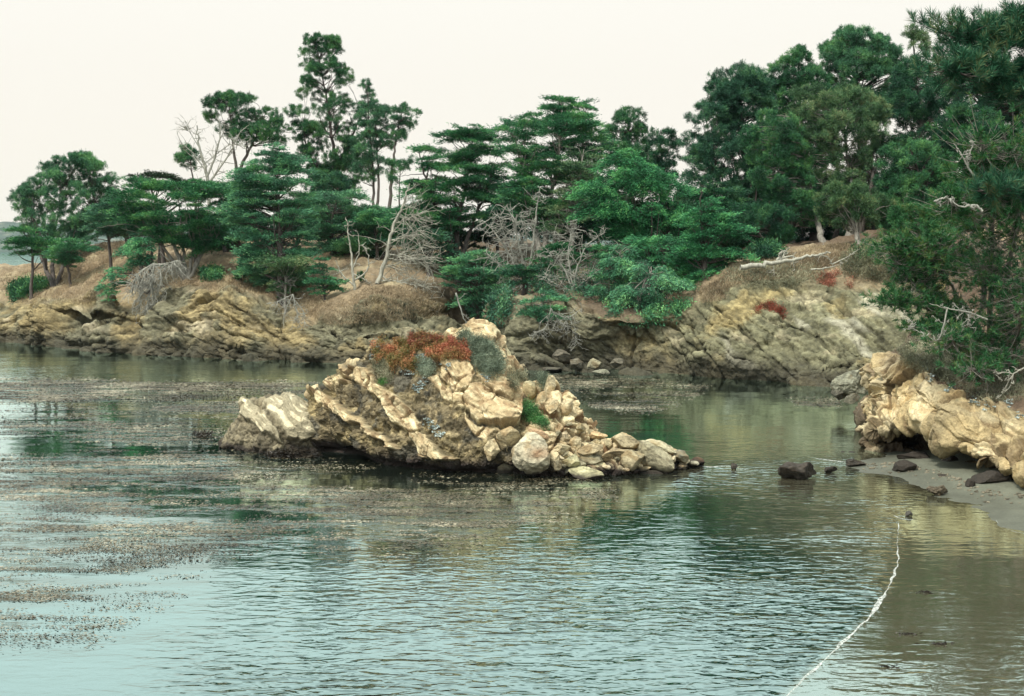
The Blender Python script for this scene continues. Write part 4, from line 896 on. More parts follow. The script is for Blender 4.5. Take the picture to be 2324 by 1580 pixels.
tree('cypress', 'cypress_tree', 'cypress hanging over the left cliff edge above bare roots', (340,600,124.5), [(538,300,345),(555,285,360),(575,270,350),(595,258,330),(615,245,300),(635,240,280),(655,245,270)], 123.5, 12, M_cypb, pad=.75, r0=.2, dens=1.05, droop=.5, group=FAR, lean=.25)
tree('cypress', 'cypress_tree', 'small bright cypress sprig on the left cliff edge', (245,680,125), [(645,228,262),(662,225,270),(680,235,262)], 124, 13, M_cypb, pad=.6, r0=.08, dens=1.5, droop=.3, group=FAR)
tree('cypress', 'cypress_tree', 'cone shaped cypress with many tiers left of the tallest pine', (640,668,118), [(335,598,640),(350,588,655),(372,568,680),(395,545,690),(420,530,700),(450,520,712),(480,515,722),(510,518,728),(540,530,725),(570,545,722),(600,540,715),(628,560,705),(652,590,690)], 121, 14, M_cyp, pad=1.0, r0=.4, dens=1.25, twigs=10, group=FAR)
tree('cypress', 'cypress_tree', 'ragged lower cypress skirt of grey green sprays above the middle cliff', (645,680,117), [(590,590,700),(612,600,690),(635,608,672),(655,615,665),(672,620,660)], 117.5, 15, M_pinel, pad=.75, r0=.15, dens=1.2, droop=.35, twigs=10, bark=M_bark2, group=FAR)
tree('cypress', 'cypress_tree', 'dark cypress behind the forked dead tree', (760,590,130), [(440,700,830),(470,700,850),(500,700,870),(530,705,880),(560,720,870),(585,740,850)], 130, 16, M_pine, pad=1.0, r0=.3, dens=1.2, group=FAR)
tree('cypress', 'cypress_tree', 'flat green cypress band behind the bleached snag', (860,590,128), [(480,820,930),(500,800,945),(525,800,940),(550,820,930)], 128, 17, M_cyp, pad=.95, r0=.2, dens=1.1, group=FAR)
tree('cypress', 'cypress_tree', 'small young cypress on the slope left of the forked dead tree', (735,672,116.5), [(590,722,742),(610,712,755),(630,700,775),(650,698,782),(668,712,770)], 116.5, 18, M_cyp, pad=.65, r0=.1, dens=1.5, group=FAR)
tree('cypress', 'cypress_tree', 'table topped cypress with layered pads right of the slender pine', (1035,605,124), [(290,1045,1105),(302,1020,1128),(318,985,1135),(328,935,1138),(345,930,1140),(370,945,1148),(400,925,1150),(430,922,1145),(460,935,1135),(490,880,1100),(512,870,1060),(530,900,1040)], 126, 19, M_cyp, pad=1.05, stems=[[(1035,605),(1038,520),(1060,400),(1075,300)],[(1035,605),(1010,530),(975,430),(950,345)],[(1035,605),(1065,530),(1105,430)]], r0=.55, gap=.25, dens=1.0, twigs=20, bark=M_bark, group=FAR)
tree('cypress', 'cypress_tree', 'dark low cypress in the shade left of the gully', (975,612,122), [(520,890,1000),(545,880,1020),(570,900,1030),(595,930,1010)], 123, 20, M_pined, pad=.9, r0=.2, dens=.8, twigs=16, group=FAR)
tree('cypress', 'cypress_tree', 'tall wind swept cypress with two claw like tips', (1235,650,118), [(222,1255,1285),(236,1240,1335),(255,1238,1352),(275,1140,1350),(290,1135,1365),(315,1145,1368),(345,1150,1370),(380,1160,1370),(410,1150,1360),(440,1130,1350),(465,1132,1340),(490,1150,1300)], 122, 21, M_cyp, pad=1.0, stems=[[(1235,650),(1240,520),(1265,380),(1275,230)],[(1235,650),(1215,520),(1190,400),(1160,290)],[(1235,650),(1270,520),(1310,400),(1330,240)]], r0=.6, gap=.28, dens=1.15, twigs=40, bark=M_bark2, group=FAR, lean=-.1)
tree('cypress', 'cypress_tree', 'inner cypress of grey lichened sprays beside the wind swept one', (1290,640,117), [(330,1290,1360),(370,1270,1380),(410,1260,1380),(450,1250,1360),(490,1220,1340),(520,1230,1320)], 119, 22, M_pinel, pad=.85, r0=.3, dens=.65, twigs=40, bark=M_bark2, group=FAR)
tree('pine', 'pine_tree', 'round topped pine behind the bright spreading cypress', (1440,570,138), [(250,1405,1445),(268,1390,1465),(290,1378,1470),(320,1365,1480),(350,1370,1490),(390,1380,1500),(430,1390,1500)], 140, 23, M_pine, pad=1.0, r0=.4, dens=1.25, gap=.1, group=FAR)
tree('pine', 'pine_tree', 'broad pine filling the dip before the tall dark woodland', (1505,570,136), [(288,1485,1515),(302,1470,1532),(325,1465,1542),(355,1460,1545),(390,1465,1540),(420,1470,1530)], 138, 24, M_pined, pad=1.0, r0=.35, dens=1.25, gap=.1, group=FAR)
tree('cypress', 'cypress_tree', 'bright green cypress with broad drooping tiers in the centre', (1470,640,110), [(345,1400,1440),(372,1370,1480),(395,1330,1520),(420,1305,1545),(450,1300,1560),(478,1320,1580),(505,1385,1605),(530,1390,1610),(548,1420,1580)], 112.5, 25, M_cypb, pad=1.1, stems=[[(1470,640),(1465,560),(1440,470),(1420,370)],[(1470,640),(1500,560),(1540,480)],[(1470,640),(1430,560),(1370,450)],[(1470,640),(1520,570),(1570,520)]], r0=.5, dens=1.15, droop=.55, group=FAR, twigs=20)
tree('cypress', 'cypress_tree', 'feathery cone shaped cypress at the edge of the right slope', (1600,652,105), [(428,1588,1596),(455,1572,1625),(480,1560,1645),(510,1550,1680),(540,1540,1695),(565,1525,1700),(590,1515,1695),(615,1520,1680),(638,1530,1645),(655,1560,1620)], 106.5, 26, M_cypb, pad=.85, r0=.3, dens=1.35, droop=.15, group=FAR, lean=.1, crown_drop=.2)
tree('cypress', 'cypress_tree', 'drooping cypress hanging over the dark overhang', (1480,660,107), [(600,1440,1520),(625,1420,1560),(650,1400,1572),(675,1410,1565),(700,1390,1570),(722,1405,1530),(745,1435,1480),(755,1445,1465)], 104, 27, M_cyp, pad=.62, r0=.25, dens=1.0, droop=.8, group=FAR, twigs=32, bark=M_bark2, gap=.2)
tree('cypress', 'cypress_tree', 'smaller drooping cypress left of the one over the dark overhang', (1400,655,108), [(560,1380,1440),(592,1360,1470),(615,1338,1460),(640,1330,1450),(665,1345,1430),(688,1370,1420)], 106.5, 57, M_cyp, pad=.6, r0=.2, dens=1.0, droop=.7, group=FAR, twigs=26, bark=M_bark2, gap=.15)
tree('cypress', 'cypress_tree', 'spreading cypress tiers bridging the bright one and the drooping one', (1530,640,108), [(545,1420,1600),(568,1400,1640),(590,1430,1650),(612,1450,1620)], 109, 58, M_cypb, pad=.75, r0=.2, dens=1.1, droop=.4, group=FAR, twigs=10)
tree('cypress', 'cypress_tree', 'shaded cypress below the bright spreading cypress', (1400,640,110), [(545,1350,1440),(570,1340,1450),(600,1330,1420)], 109, 28, M_cyp, pad=.85, r0=.2, dens=.7, twigs=26, bark=M_bark2, group=FAR)
tree('cypress', 'cypress_tree', 'flat layered small cypress clinging to the cliff above the tall dark boulder', (1240,690,107), [(662,1215,1260),(680,1190,1275),(700,1178,1290),(715,1165,1280),(728,1180,1300),(742,1210,1270)], 106, 29, M_cyp, pad=.7, r0=.14, dens=1.3, twigs=12, bark=M_bark2, group=FAR)
tree('cypress', 'cypress_tree', 'low cypress spreading over the dark gully', (1085,655,117), [(578,1040,1120),(600,1015,1150),(630,1005,1165),(662,1015,1160),(690,1040,1140),(715,1070,1120)], 117, 30, M_cyp, pad=.8, r0=.18, dens=1.15, twigs=8, group=FAR)
tree('cypress', 'cypress_tree', 'small cypress among the grey thicket of dead stems', (1255,640,114), [(560,1230,1300),(580,1205,1330),(605,1210,1320)], 113, 31, M_cyp, pad=.7, r0=.12, dens=1.1, twigs=10, bark=M_bark2, group=FAR)
for a in (
 ('cypress', 'dim cypress behind the cypress overhanging the left cliff', (290,560,140), [(455,225,330),(490,210,350),(525,230,340),(548,260,330)], 141, 61, 'M_pine'),
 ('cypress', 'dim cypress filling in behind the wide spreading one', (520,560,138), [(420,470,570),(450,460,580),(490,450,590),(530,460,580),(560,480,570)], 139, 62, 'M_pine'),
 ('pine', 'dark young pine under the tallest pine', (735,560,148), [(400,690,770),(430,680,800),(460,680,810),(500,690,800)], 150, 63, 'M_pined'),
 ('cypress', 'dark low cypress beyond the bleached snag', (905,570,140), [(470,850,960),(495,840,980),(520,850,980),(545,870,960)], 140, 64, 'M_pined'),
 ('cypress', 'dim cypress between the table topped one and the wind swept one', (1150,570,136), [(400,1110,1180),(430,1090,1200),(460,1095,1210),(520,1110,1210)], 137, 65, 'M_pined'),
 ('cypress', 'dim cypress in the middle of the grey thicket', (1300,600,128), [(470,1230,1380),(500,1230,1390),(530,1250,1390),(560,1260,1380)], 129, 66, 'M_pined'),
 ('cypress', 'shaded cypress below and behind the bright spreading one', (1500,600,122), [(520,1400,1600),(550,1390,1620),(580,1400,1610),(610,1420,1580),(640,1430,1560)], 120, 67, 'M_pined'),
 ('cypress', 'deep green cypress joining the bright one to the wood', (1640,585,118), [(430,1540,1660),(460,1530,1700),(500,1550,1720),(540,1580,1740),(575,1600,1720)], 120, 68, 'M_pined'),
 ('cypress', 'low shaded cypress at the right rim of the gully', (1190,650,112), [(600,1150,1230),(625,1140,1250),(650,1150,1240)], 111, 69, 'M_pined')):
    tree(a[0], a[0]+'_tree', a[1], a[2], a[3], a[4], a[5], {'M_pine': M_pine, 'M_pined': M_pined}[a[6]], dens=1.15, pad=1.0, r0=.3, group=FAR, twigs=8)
rgu = random.Random(21)
for i, x in enumerate(range(250, 1680, 62)):
    y0 = rgu.uniform(455, 495); w_ = rgu.uniform(42, 66); x += rgu.uniform(-12, 12); dd = rgu.uniform(129, 138)
    if 905 < x < 960 or 1090 < x < 1120: continue
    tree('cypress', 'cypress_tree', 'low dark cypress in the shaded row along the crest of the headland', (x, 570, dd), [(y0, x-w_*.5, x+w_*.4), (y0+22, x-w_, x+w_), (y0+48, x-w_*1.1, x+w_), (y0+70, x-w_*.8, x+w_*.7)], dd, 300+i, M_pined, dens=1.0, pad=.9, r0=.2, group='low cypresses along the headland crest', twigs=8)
WD = 'dark pines of the right hand wood'
_tree0 = tree
def wood(*a, **k):
    k['dens'] = k.get('dens', 1)*1.45; k['gap'] = k.get('gap', 0)*.5; return _tree0(*a, **k)
wood('pine', 'pine_tree', 'big dark pine at the left edge of the right hand wood', (1705,590,124), [(158,1640,1715),(175,1622,1735),(198,1615,1745),(225,1618,1750),(250,1570,1765),(275,1562,1775),(305,1565,1780),(340,1545,1785),(380,1532,1790),(420,1528,1790),(455,1535,1790),(490,1545,1780),(520,1580,1770)], 127, 41, M_pined, pad=1.15, stems=[[(1705,590),(1700,480),(1690,350),(1680,180)],[(1705,590),(1690,470),(1620,400)]], r0=.5, dens=1.15, gap=.12, group=WD, twigs=10)
wood('pine', 'pine_tree', 'spiky topped pine between the big dark pine and the dome shaped pine', (1850,572,126), [(108,1802,1820),(122,1785,1835),(140,1770,1850),(165,1735,1870),(190,1730,1885),(220,1725,1890),(260,1730,1900),(300,1740,1900),(350,1760,1900),(400,1770,1890)], 130, 42, M_pine, pad=1.05, stems=[[(1850,572),(1840,450),(1820,300),(1812,120)]], r0=.45, dens=1.1, gap=.05, group=WD)
wood('pine', 'pine_tree', 'dome shaped pine forming the highest rounded crown', (1965,560,128), [(68,1925,1955),(78,1900,1985),(92,1882,2015),(112,1868,2038),(140,1862,2045),(175,1862,2062),(205,1865,2075),(235,1868,2080),(270,1880,2070)], 132, 43, M_pine, pad=1.15, r0=.5, dens=1.3, group=WD)
wood('pine', 'pine_tree', 'lichen dusted pine in front of the dome shaped pine', (1925,560,116), [(200,1840,1900),(220,1800,1985),(250,1785,2010),(285,1780,2020),(320,1785,2020),(355,1800,2015),(390,1800,2000),(430,1810,1990),(460,1830,1970)], 119, 44, M_pinel, pad=1.05, stems=[[(1925,560),(1930,480),(1925,380),(1910,230)],[(1925,560),(1950,480),(2000,360)]], r0=.42, dens=.95, gap=.18, twigs=50, bark=M_bark2, group=WD)
wood('pine', 'pine_tree', 'pine with a leaning pale trunk in the middle of the wood', (1872,575,114), [(260,1700,1790),(300,1690,1820),(350,1690,1830),(400,1700,1840),(450,1740,1850),(500,1780,1870)], 117, 45, M_pine, pad=1.0, stems=[[(1872,575),(1855,500),(1840,430),(1822,330),(1815,270)]], r0=.3, dens=.9, gap=.2, twigs=24, bark=M_bark2, group=WD)
wood('pine', 'pine_tree', 'shaded understorey pine behind the fallen log', (1760,580,113), [(470,1640,1760),(495,1620,1800),(520,1630,1810),(545,1660,1800),(560,1700,1780)], 114, 46, M_pined, pad=.95, r0=.3, dens=1.0, group=WD)
wood('pine', 'pine_tree', 'wide pine right of the lichen dusted pine', (2080,555,118), [(158,2040,2150),(190,2030,2190),(230,2020,2200),(280,2015,2200),(330,2015,2190),(380,2020,2180),(430,2030,2160),(470,2040,2140)], 121, 47, M_pined, pad=1.1, stems=[[(2080,555),(2085,450),(2090,300),(2095,180)]], r0=.45, dens=1.1, gap=.15, twigs=30, bark=M_bark2, group=WD)
wood('pine', 'pine_tree', 'thin brown tipped pine top against the sky near the top right', (2105,550,121), [(57,2062,2078),(75,2055,2095),(98,2053,2110),(120,2062,2130),(150,2075,2130),(180,2070,2130)], 124, 48, M_pinel, pad=.85, r0=.3, dens=1.1, gap=.12, group=WD)
wood('pine', 'pine_tree', 'tall dark pine behind the branch reaching in at the top right', (2210,545,110), [(150,2170,2324),(180,2160,2400),(220,2150,2420),(270,2150,2420),(320,2150,2420),(380,2140,2420),(440,2140,2400),(500,2150,2380)], 114, 49, M_pined, pad=1.15, r0=.5, dens=1.15, gap=.05, twigs=20, group=WD)
wood('pine', 'pine_tree', 'olive green pine low in the wood above the grassy slope', (1950,552,108), [(425,1880,1960),(445,1860,2010),(470,1850,2030),(495,1860,2030),(515,1880,2010)], 110, 50, M_pinel, pad=.9, r0=.25, dens=1.1, twigs=22, bark=M_bark2, group=WD)
wood('pine', 'pine_tree', 'dim pine deep in the wood right of the leaning pale trunk', (2030,555,118), [(400,1950,2100),(440,1940,2140),(480,1960,2150),(520,2000,2140)], 122, 51, M_pined, pad=1.0, r0=.3, dens=1.0, twigs=20, group=WD)
wood('pine', 'pine_tree', 'low spreading pine closing the trunk gap beside the near right trees', (2090,560,112), [(330,2010,2120),(370,1990,2160),(420,1980,2170),(470,1985,2170),(520,2000,2150),(550,2030,2120)], 113, 54, M_pine, pad=1.0, r0=.3, dens=1.0, twigs=20, group=WD)
wood('pine', 'pine_tree', 'dim pine deep in the wood left of the leaning pale trunk', (1800,572,122), [(400,1700,1850),(440,1690,1880),(480,1700,1880),(515,1720,1860)], 126, 52, M_pined, pad=1.0, r0=.3, dens=1.0, twigs=10, group=WD)
wood('pine', 'pine_tree', 'bushy pine beyond the near slope at the right', (2110,600,98), [(470,2030,2160),(500,2010,2200),(540,2005,2230),(580,2010,2230),(615,2030,2200)], 99, 53, M_needleg, pad=.9, r0=.25, dens=1.0, twigs=30, bark=M_bark2, group=WD)
for i, x in enumerate(range(1570, 2240, 58)):
    y0 = rgu.uniform(395, 440); w_ = rgu.uniform(38, 55); x += rgu.uniform(-12, 12); dd = rgu.uniform(126, 134)
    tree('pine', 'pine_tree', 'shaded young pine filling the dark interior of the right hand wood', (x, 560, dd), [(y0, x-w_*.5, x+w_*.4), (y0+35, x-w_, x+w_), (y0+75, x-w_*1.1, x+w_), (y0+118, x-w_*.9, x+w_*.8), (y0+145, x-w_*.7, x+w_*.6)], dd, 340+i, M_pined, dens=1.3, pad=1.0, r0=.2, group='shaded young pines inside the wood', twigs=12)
rg = random.Random(9)
for i in range(9):
    x = rg.uniform(1720, 2090); dd = rg.uniform(116, 135); b = P(x, 555, dd); h = fall(bvh_head, b[0], b[1])
    if h is None: continue
    r_ = empty('tree_trunk', h, 'bare dark trunk in the shade of the right hand wood', 'tree', 'shaded trunks of the wood')
    rgn = np.random.RandomState(i); top = np.array(h)+np.array((rgn.normal()*.8, rgn.normal(), rg.uniform(5, 8)))
    mb = MB(); cv = curve([np.array(h)-(0, 0, .4), (np.array(h)+top)/2+rgn.normal(size=3)*.3, top], 6, .03, rgn); tube(mb, cv, np.linspace(.24, .13, len(cv)), 7)
    for q_ in range(6):
        k = rgn.randint(5, len(cv)); tube(mb, curve([cv[k], cv[k]+rgn.normal(size=3)*np.array((1, 1, .3)), cv[k]+rgn.normal(size=3)*np.array((2., 2, .6))], 3), np.linspace(.05, .015, 7), 4)
    mb.build('trunk', M_bark, r_, smooth=True)

# ---------------------------------------------------------------- near pines on the right (needles visible)
def near_pine(name, label, base, limbs, seed, mat, bark, tuft=.2, needle=.15, ntuft=60, kper=46, spread=(.5, .5, .35), r0=.12, twig=0, bvh=bvh_near, ground=True, w=.012, up=.5, nmul=1.):
    rg = np.random.RandomState(seed); b3 = P(*base)
    if ground:
        h = fall(bvh, b3[0], b3[1]); b3 = np.array(h) if h is not None else b3
    root = empty(name, b3, label, 'tree'); tb = MB(); lf = MB()
    for li in limbs:
        pts = [P(*a) for a in li['p']]
        if li.get('root'): pts = [b3-np.array((0, 0, .3))]+pts
        cv = curve(pts, 8, li.get('wob', .03), rg); rr = np.linspace(li.get('r', r0), li.get('r', r0)*.2+.004, len(cv)); tube(tb, cv, rr, 6)
        t0 = li.get('t0', .25); nt_ = int(li.get('n', ntuft)*nmul); sp = np.array(li.get('s', spread))
        for k in range(nt_):
            j = int((t0+(1-t0)*rg.uniform())*(len(cv)-1)); a0 = cv[j]
            c0 = a0+rg.normal(size=3)*sp+np.array((0, 0, .15*sp[2])); mid = (a0+c0)/2-np.array((0, 0, .08*np.linalg.norm(c0-a0)))
            tw = curve([a0, mid, c0], 3); tube(tb, tw, np.linspace(.018, .006, len(tw)), 3)
            ax = unit(unit(c0-mid)+np.array((0, 0, up))+rg.normal(size=3)*.2)
            ts = rg.uniform(-.5, .5, kper); cc = c0+ax*(ts*tuft)[:, None]
            dd = unit(ax*.75+rg.normal(size=(kper, 3))*.5)*(rg.uniform(.7, 1.15, kper)*needle)[:, None]
            leaves(lf, cc, dd, w, rg)
    for _ in range(twig):
        li = limbs[rg.randint(len(limbs))]; pts = [P(*a) for a in li['p']]; cv = curve(pts, 8); a0 = cv[rg.randint(len(cv))]
        e0 = a0+rg.normal(size=3)*np.array((.9, .5, .5)); cw = curve([a0, (a0+e0)/2+rg.normal(size=3)*.12, e0], 4, .02, rg); tube(tb, cw, np.linspace(.022, .005, len(cw)), 4)
        for q_ in range(4):
            k = rg.randint(2, len(cw)); tube(tb, curve([cw[k], cw[k]+rg.normal(size=3)*.12, cw[k]+rg.normal(size=3)*.28], 2), np.linspace(.008, .003, 5), 3)
    tb.build('trunk', bark, root, smooth=True); lf.build('crown', mat, root); return root
near_pine('pine_tree', 'near pine whose long needled branch reaches in at the top right corner', (2700,900,30), [
    dict(p=[(2560,560,31),(2580,260,31),(2600,-60,31)], r=.22, n=0, root=True),
    dict(p=[(2585,200,31),(2440,190,30.5),(2300,165,30),(2200,150,29.6),(2150,160,29.5)], r=.05, n=110, t0=.28, s=(.30, .3, .17)),
    dict(p=[(2585,150,31),(2450,130,30.5),(2330,100,30),(2230,90,30),(2150,80,30)], r=.045, n=130, t0=.28, s=(.30, .3, .18)),
    dict(p=[(2585,60,31),(2450,60,30.5),(2340,50,30),(2310,45,30)], r=.04, n=46, t0=.45, s=(.2, .25, .15)),
    dict(p=[(2585,230,31),(2450,220,30.5),(2330,205,30),(2260,195,30)], r=.04, n=60, t0=.4, s=(.25, .3, .12)),
    dict(p=[(2590,520,31),(2450,470,30.5),(2360,440,30.5),(2270,430,30.3),(2240,435,30)], r=.04, n=75, t0=.35, s=(.25, .25, .12)),
    ], 201, M_needle, M_bark, tuft=.24, needle=.22, kper=85, w=.013, nmul=1.7, ground=True, up=.9)
near_pine('pine_tree', 'bushy green pine with bleached side twigs at the right edge', (2250,640,62), [
    dict(p=[(2250,480,58),(2240,400,57),(2225,320,56)], r=.13, n=170, s=(.95, .7, .6), root=True, t0=.3),
    dict(p=[(2300,560,58),(2310,430,57),(2300,330,56)], r=.12, n=170, s=(.85, .7, .7), root=True, t0=.3),
    dict(p=[(2240,520,57),(2180,470,56),(2150,450,55.5)], r=.06, n=60, s=(.4, .5, .3)),
    ], 202, M_needleg, M_bark2, nmul=2.4, tuft=.28, needle=.26, kper=34, w=.03, twig=30)
near_pine('pine_tree', 'sprawling pine leaning out over the near cliff', (2210,760,64.5), [
    dict(p=[(2150,700,62),(2080,640,60.5),(2030,590,60)], r=.12, n=85, s=(.5, .6, .32), root=True, t0=.3),
    dict(p=[(2160,650,62),(2110,590,60),(2060,560,60),(2020,550,60)], r=.09, n=80, s=(.5, .6, .25), root=True, t0=.35),
    dict(p=[(2190,690,62),(2130,700,60),(2050,680,59.5),(2020,690,59.5)], r=.08, n=75, s=(.45, .5, .22), root=True, t0=.35),
    dict(p=[(2230,640,62),(2180,590,60),(2120,560,60),(2100,540,60)], r=.09, n=65, s=(.6, .6, .3), root=True, t0=.3),
    dict(p=[(2200,730,61),(2120,745,59.5),(2060,740,59)], r=.05, n=40, s=(.4, .4, .15), root=True, t0=.4),
    ], 203, M_needleg, M_bark2, nmul=3.0, tuft=.26, needle=.24, kper=32, w=.028, twig=46)
near_pine('pine_tree', 'scrubby pine low on the near slope at the right edge', (2290,800,60.5), [
    dict(p=[(2290,720,59),(2260,640,58.5),(2230,600,58)], r=.11, n=80, s=(.7, .6, .4), root=True, t0=.2),
    dict(p=[(2240,760,59),(2180,780,57.5),(2140,760,57)], r=.06, n=60, s=(.5, .4, .25), root=True, t0=.3),
    dict(p=[(2310,760,58),(2330,690,57),(2330,620,57)], r=.08, n=90, s=(.7, .6, .5), root=True, t0=.2),
    dict(p=[(2270,800,58),(2230,830,57),(2200,840,56.6)], r=.04, n=34, s=(.5, .4, .2), root=True, t0=.3),
    ], 204, M_needleg, M_bark2, nmul=3.2, tuft=.26, needle=.23, kper=32, w=.028, twig=60)

# ---------------------------------------------------------------- dead wood
def snag(name, label, base, limbs, d, seed, mat, cat='dead tree', tw=0, twl=1.2, twdir=(0, 0, 0), sub=3, bvh=None, group=None, twr=.03, flat=1., snap=True):
    rg = np.random.RandomState(seed); b3 = P(base[0], base[1], d)
    if snap:
        h = fall(bvh or bvh_head, b3[0], b3[1])
        if h is not None and abs(h[2]-b3[2]) < 1.5: b3 = np.array(h)
    off = b3-P(base[0], base[1], d)
    root = empty(name, b3, label, cat, group); mb = MB(); lines = []
    for pts, r in limbs:
        r = r*1.15; q_ = [P(a[0], a[1], d+(a[2] if len(a) > 2 else 0))+off for a in pts]; cv = curve(q_, 7, r*.25, rg)
        tube(mb, cv, np.linspace(r, r*.25, len(cv)), 6); lines.append((cv, r))
    mb.build('trunk', mat, root, smooth=True); mb = MB()
    for _ in range(tw):
        cv, r = lines[rg.randint(len(lines))]; k = rg.randint(len(cv)//6, len(cv)); a0 = cv[k]
        dv = unit(rg.normal(size=3)*np.array((1, flat, .8))+np.array(twdir)); L = twl*rg.uniform(.4, 1.2)*(1.1-.5*k/len(cv))
        e0 = a0+dv*L; cw = curve([a0, a0+dv*L*.5+rg.normal(size=3)*L*.12, e0+rg.normal(size=3)*L*.1], 4, .015, rg); tube(mb, cw, np.linspace(min(twr*1.2, r*.7), .010, len(cw)), 4)
        for q_ in range(sub):
            k2 = rg.randint(2, len(cw)); d2 = unit(dv+rg.normal(size=3)*.8)*L*rg.uniform(.15, .45); tube(mb, curve([cw[k2], cw[k2]+d2*.5+rg.normal(size=3)*.04, cw[k2]+d2], 2), np.linspace(.02, .010, 5), 3)
    if tw: mb.build('branches', mat, root, smooth=True)
    return root
snag('dead_tree', 'leaning bleached snag with comb like branches sweeping right', (856,648), [([(856,648),(876,590),(893,520),(915,470),(930,420)], .17), ([(870,610),(905,600),(960,560)], .06), ([(880,580),(930,590),(970,600)], .05), ([(862,640),(910,645),(970,655)], .07), ([(865,630),(900,655),(955,690)], .05), ([(885,550),(925,540),(955,520)], .05), ([(900,510),(930,500),(945,490)], .04)], 116.5, 1, M_dead, tw=230, twl=2.7, twdir=(1.1, 0, -.2), flat=.6)
snag('dead_tree', 'forked grey dead tree with a crooked pale crown', (805,648), [([(805,648),(800,600),(797,560),(790,520),(788,492)], .11), ([(800,600),(815,560),(812,515)], .06), ([(805,625),(835,600),(832,560),(820,545)], .08), ([(805,640),(775,610),(762,580)], .07), ([(800,610),(830,625),(850,640)], .06)], 116.5, 2, M_dead, tw=34, twl=.9)
snag('dead_tree', 'leafless bleached tree standing before the round crowned pine', (478,500), [([(478,500),(470,400),(455,340),(445,285)], .2), ([(470,400),(490,350),(500,290),(490,262)], .11), ([(472,420),(520,350),(545,300)], .11), ([(468,390),(440,350),(412,325)], .07), ([(466,370),(520,330),(560,330)], .05), ([(455,340),(430,300),(420,290)], .05)], 150, 3, M_dead2, tw=90, twl=2.3, twdir=(0, 0, .5), twr=.035, snap=False)
snag('dead_tree', 'curtain of bare grey roots and branches hanging over the left cliff', (350,598), [([(350,598),(345,650),(330,700)], .1), ([(350,598),(325,630),(318,690)], .07), ([(350,598),(365,630),(352,680),(335,695)], .08), ([(350,598),(315,620),(300,660)], .06), ([(350,600),(385,600),(400,590)], .08)], 121.5, 4, M_dead2, tw=260, twl=2.0, twdir=(-.1, -.2, -1.6), flat=.5, twr=.028)
snag('dead_tree', 'grey fan of dead twigs at the foot of the ragged cypress skirt', (665,668), [([(665,668),(672,700),(680,745)], .05), ([(665,668),(650,700),(640,735)], .04), ([(665,668),(640,680),(610,690)], .03), ([(668,680),(690,710),(690,740)], .03)], 114.5, 5, M_dead2, tw=60, twl=1.1, twdir=(-.1, -.2, -1.1), flat=.5, twr=.016)
snag('dead_tree', 'bare twisted limb hanging into the dark gully', (1035,665), [([(1035,665),(1045,700),(1058,730),(1095,750)], .07), ([(1048,710),(1075,735),(1105,760)], .03), ([(1058,730),(1050,745)], .02)], 112, 6, M_dead2, tw=10, twl=.7, snap=False)
snag('dead_tree', 'thicket of grey dead stems left of the wind swept cypress', (1190,680), [([(1190,680),(1185,600),(1165,520),(1150,480)], .1), ([(1190,680),(1205,600),(1215,520),(1225,440)], .11), ([(1190,680),(1160,600),(1120,540),(1100,520)], .08), ([(1190,680),(1150,630),(1110,600)], .06), ([(1190,670),(1240,600),(1260,540)], .07), ([(1188,640),(1150,560),(1130,500)], .06), ([(1190,650),(1195,560),(1180,500)], .05)], 114, 7, M_dead2, tw=280, twl=1.9, twr=.03, flat=.8)
snag('dead_tree', 'grey dead stems tangled under the bright spreading cypress', (1300,690), [([(1300,690),(1310,640),(1330,590),(1370,560)], .08), ([(1300,690),(1280,640),(1250,600)], .07), ([(1300,690),(1350,650),(1380,610)], .06), ([(1300,690),(1260,680),(1240,650)], .05), ([(1300,680),(1290,600),(1310,530)], .06)], 109.5, 8, M_dead2, tw=180, twl=1.6, twr=.024, flat=.8)
snag('dead_tree', 'pale dead branches spilling down the cliff above the tall dark boulder', (1250,700), [([(1250,700),(1270,730),(1300,750),(1312,780)], .05), ([(1250,700),(1240,740),(1215,755)], .04), ([(1255,710),(1290,720),(1320,700)], .04)], 104.5, 9, M_dead2, tw=90, twl=1.2, twdir=(.1, -.2, -.8), flat=.5, twr=.016)
snag('fallen_log', 'long bleached fallen trunk lying on the grassy right slope', (1680,605), [([(1680,607),(1740,600),(1800,590),(1850,580),(1885,573)], .19), ([(1860,578),(1880,585),(1890,605)], .05), ([(1800,590),(1803,612)], .05), ([(1770,595),(1780,575),(1770,565)], .06), ([(1755,597),(1758,628)], .04)], 101.5, 10, M_dead, cat='log', tw=22, twl=.7, snap=False)
snag('dead_branch', 'thin bleached branch lying right of the fallen trunk', (1840,612), [([(1840,612),(1880,608),(1910,598)], .06), ([(1890,600),(1920,585),(1940,575)], .05)], 100.5, 11, M_dead, cat='branch', tw=12, twl=.6, snap=False)
snag('stump', 'short bleached stump with splayed roots behind the fallen trunk', (1775,588), [([(1765,592),(1772,575),(1785,568)], .14), ([(1775,588),(1792,582),(1810,585)], .1), ([(1775,585),(1782,570),(1790,562)], .07)], 103.5, 12, M_dead, cat='stump', tw=8, twl=.5, snap=False)
snag('dead_tree', 'bleached crooked branch in front of the bushy green pine', (2230,470), [([(2230,480),(2210,465),(2180,470),(2150,450),(2120,455)], .045)], 54, 13, M_dead2, tw=12, twl=.4, snap=False)
snag('dead_tree', 'forked pale dead limb standing out of the bushy green pine', (2200,390), [([(2210,400),(2195,375),(2178,345),(2165,325)], .04), ([(2190,365),(2203,345),(2207,322)], .025)], 54, 17, M_dead2, tw=16, twl=.35, snap=False)
snag('dead_tree', 'pale bare branch across the sprawling near pine', (2240,725), [([(2240,725),(2200,710),(2150,700),(2110,690)], .04), ([(2200,712),(2195,740)], .02), ([(2150,700),(2130,770),(2090,755),(2060,740)], .03)], 57, 14, M_dead2, tw=40, twl=.5, snap=False, twr=.012)
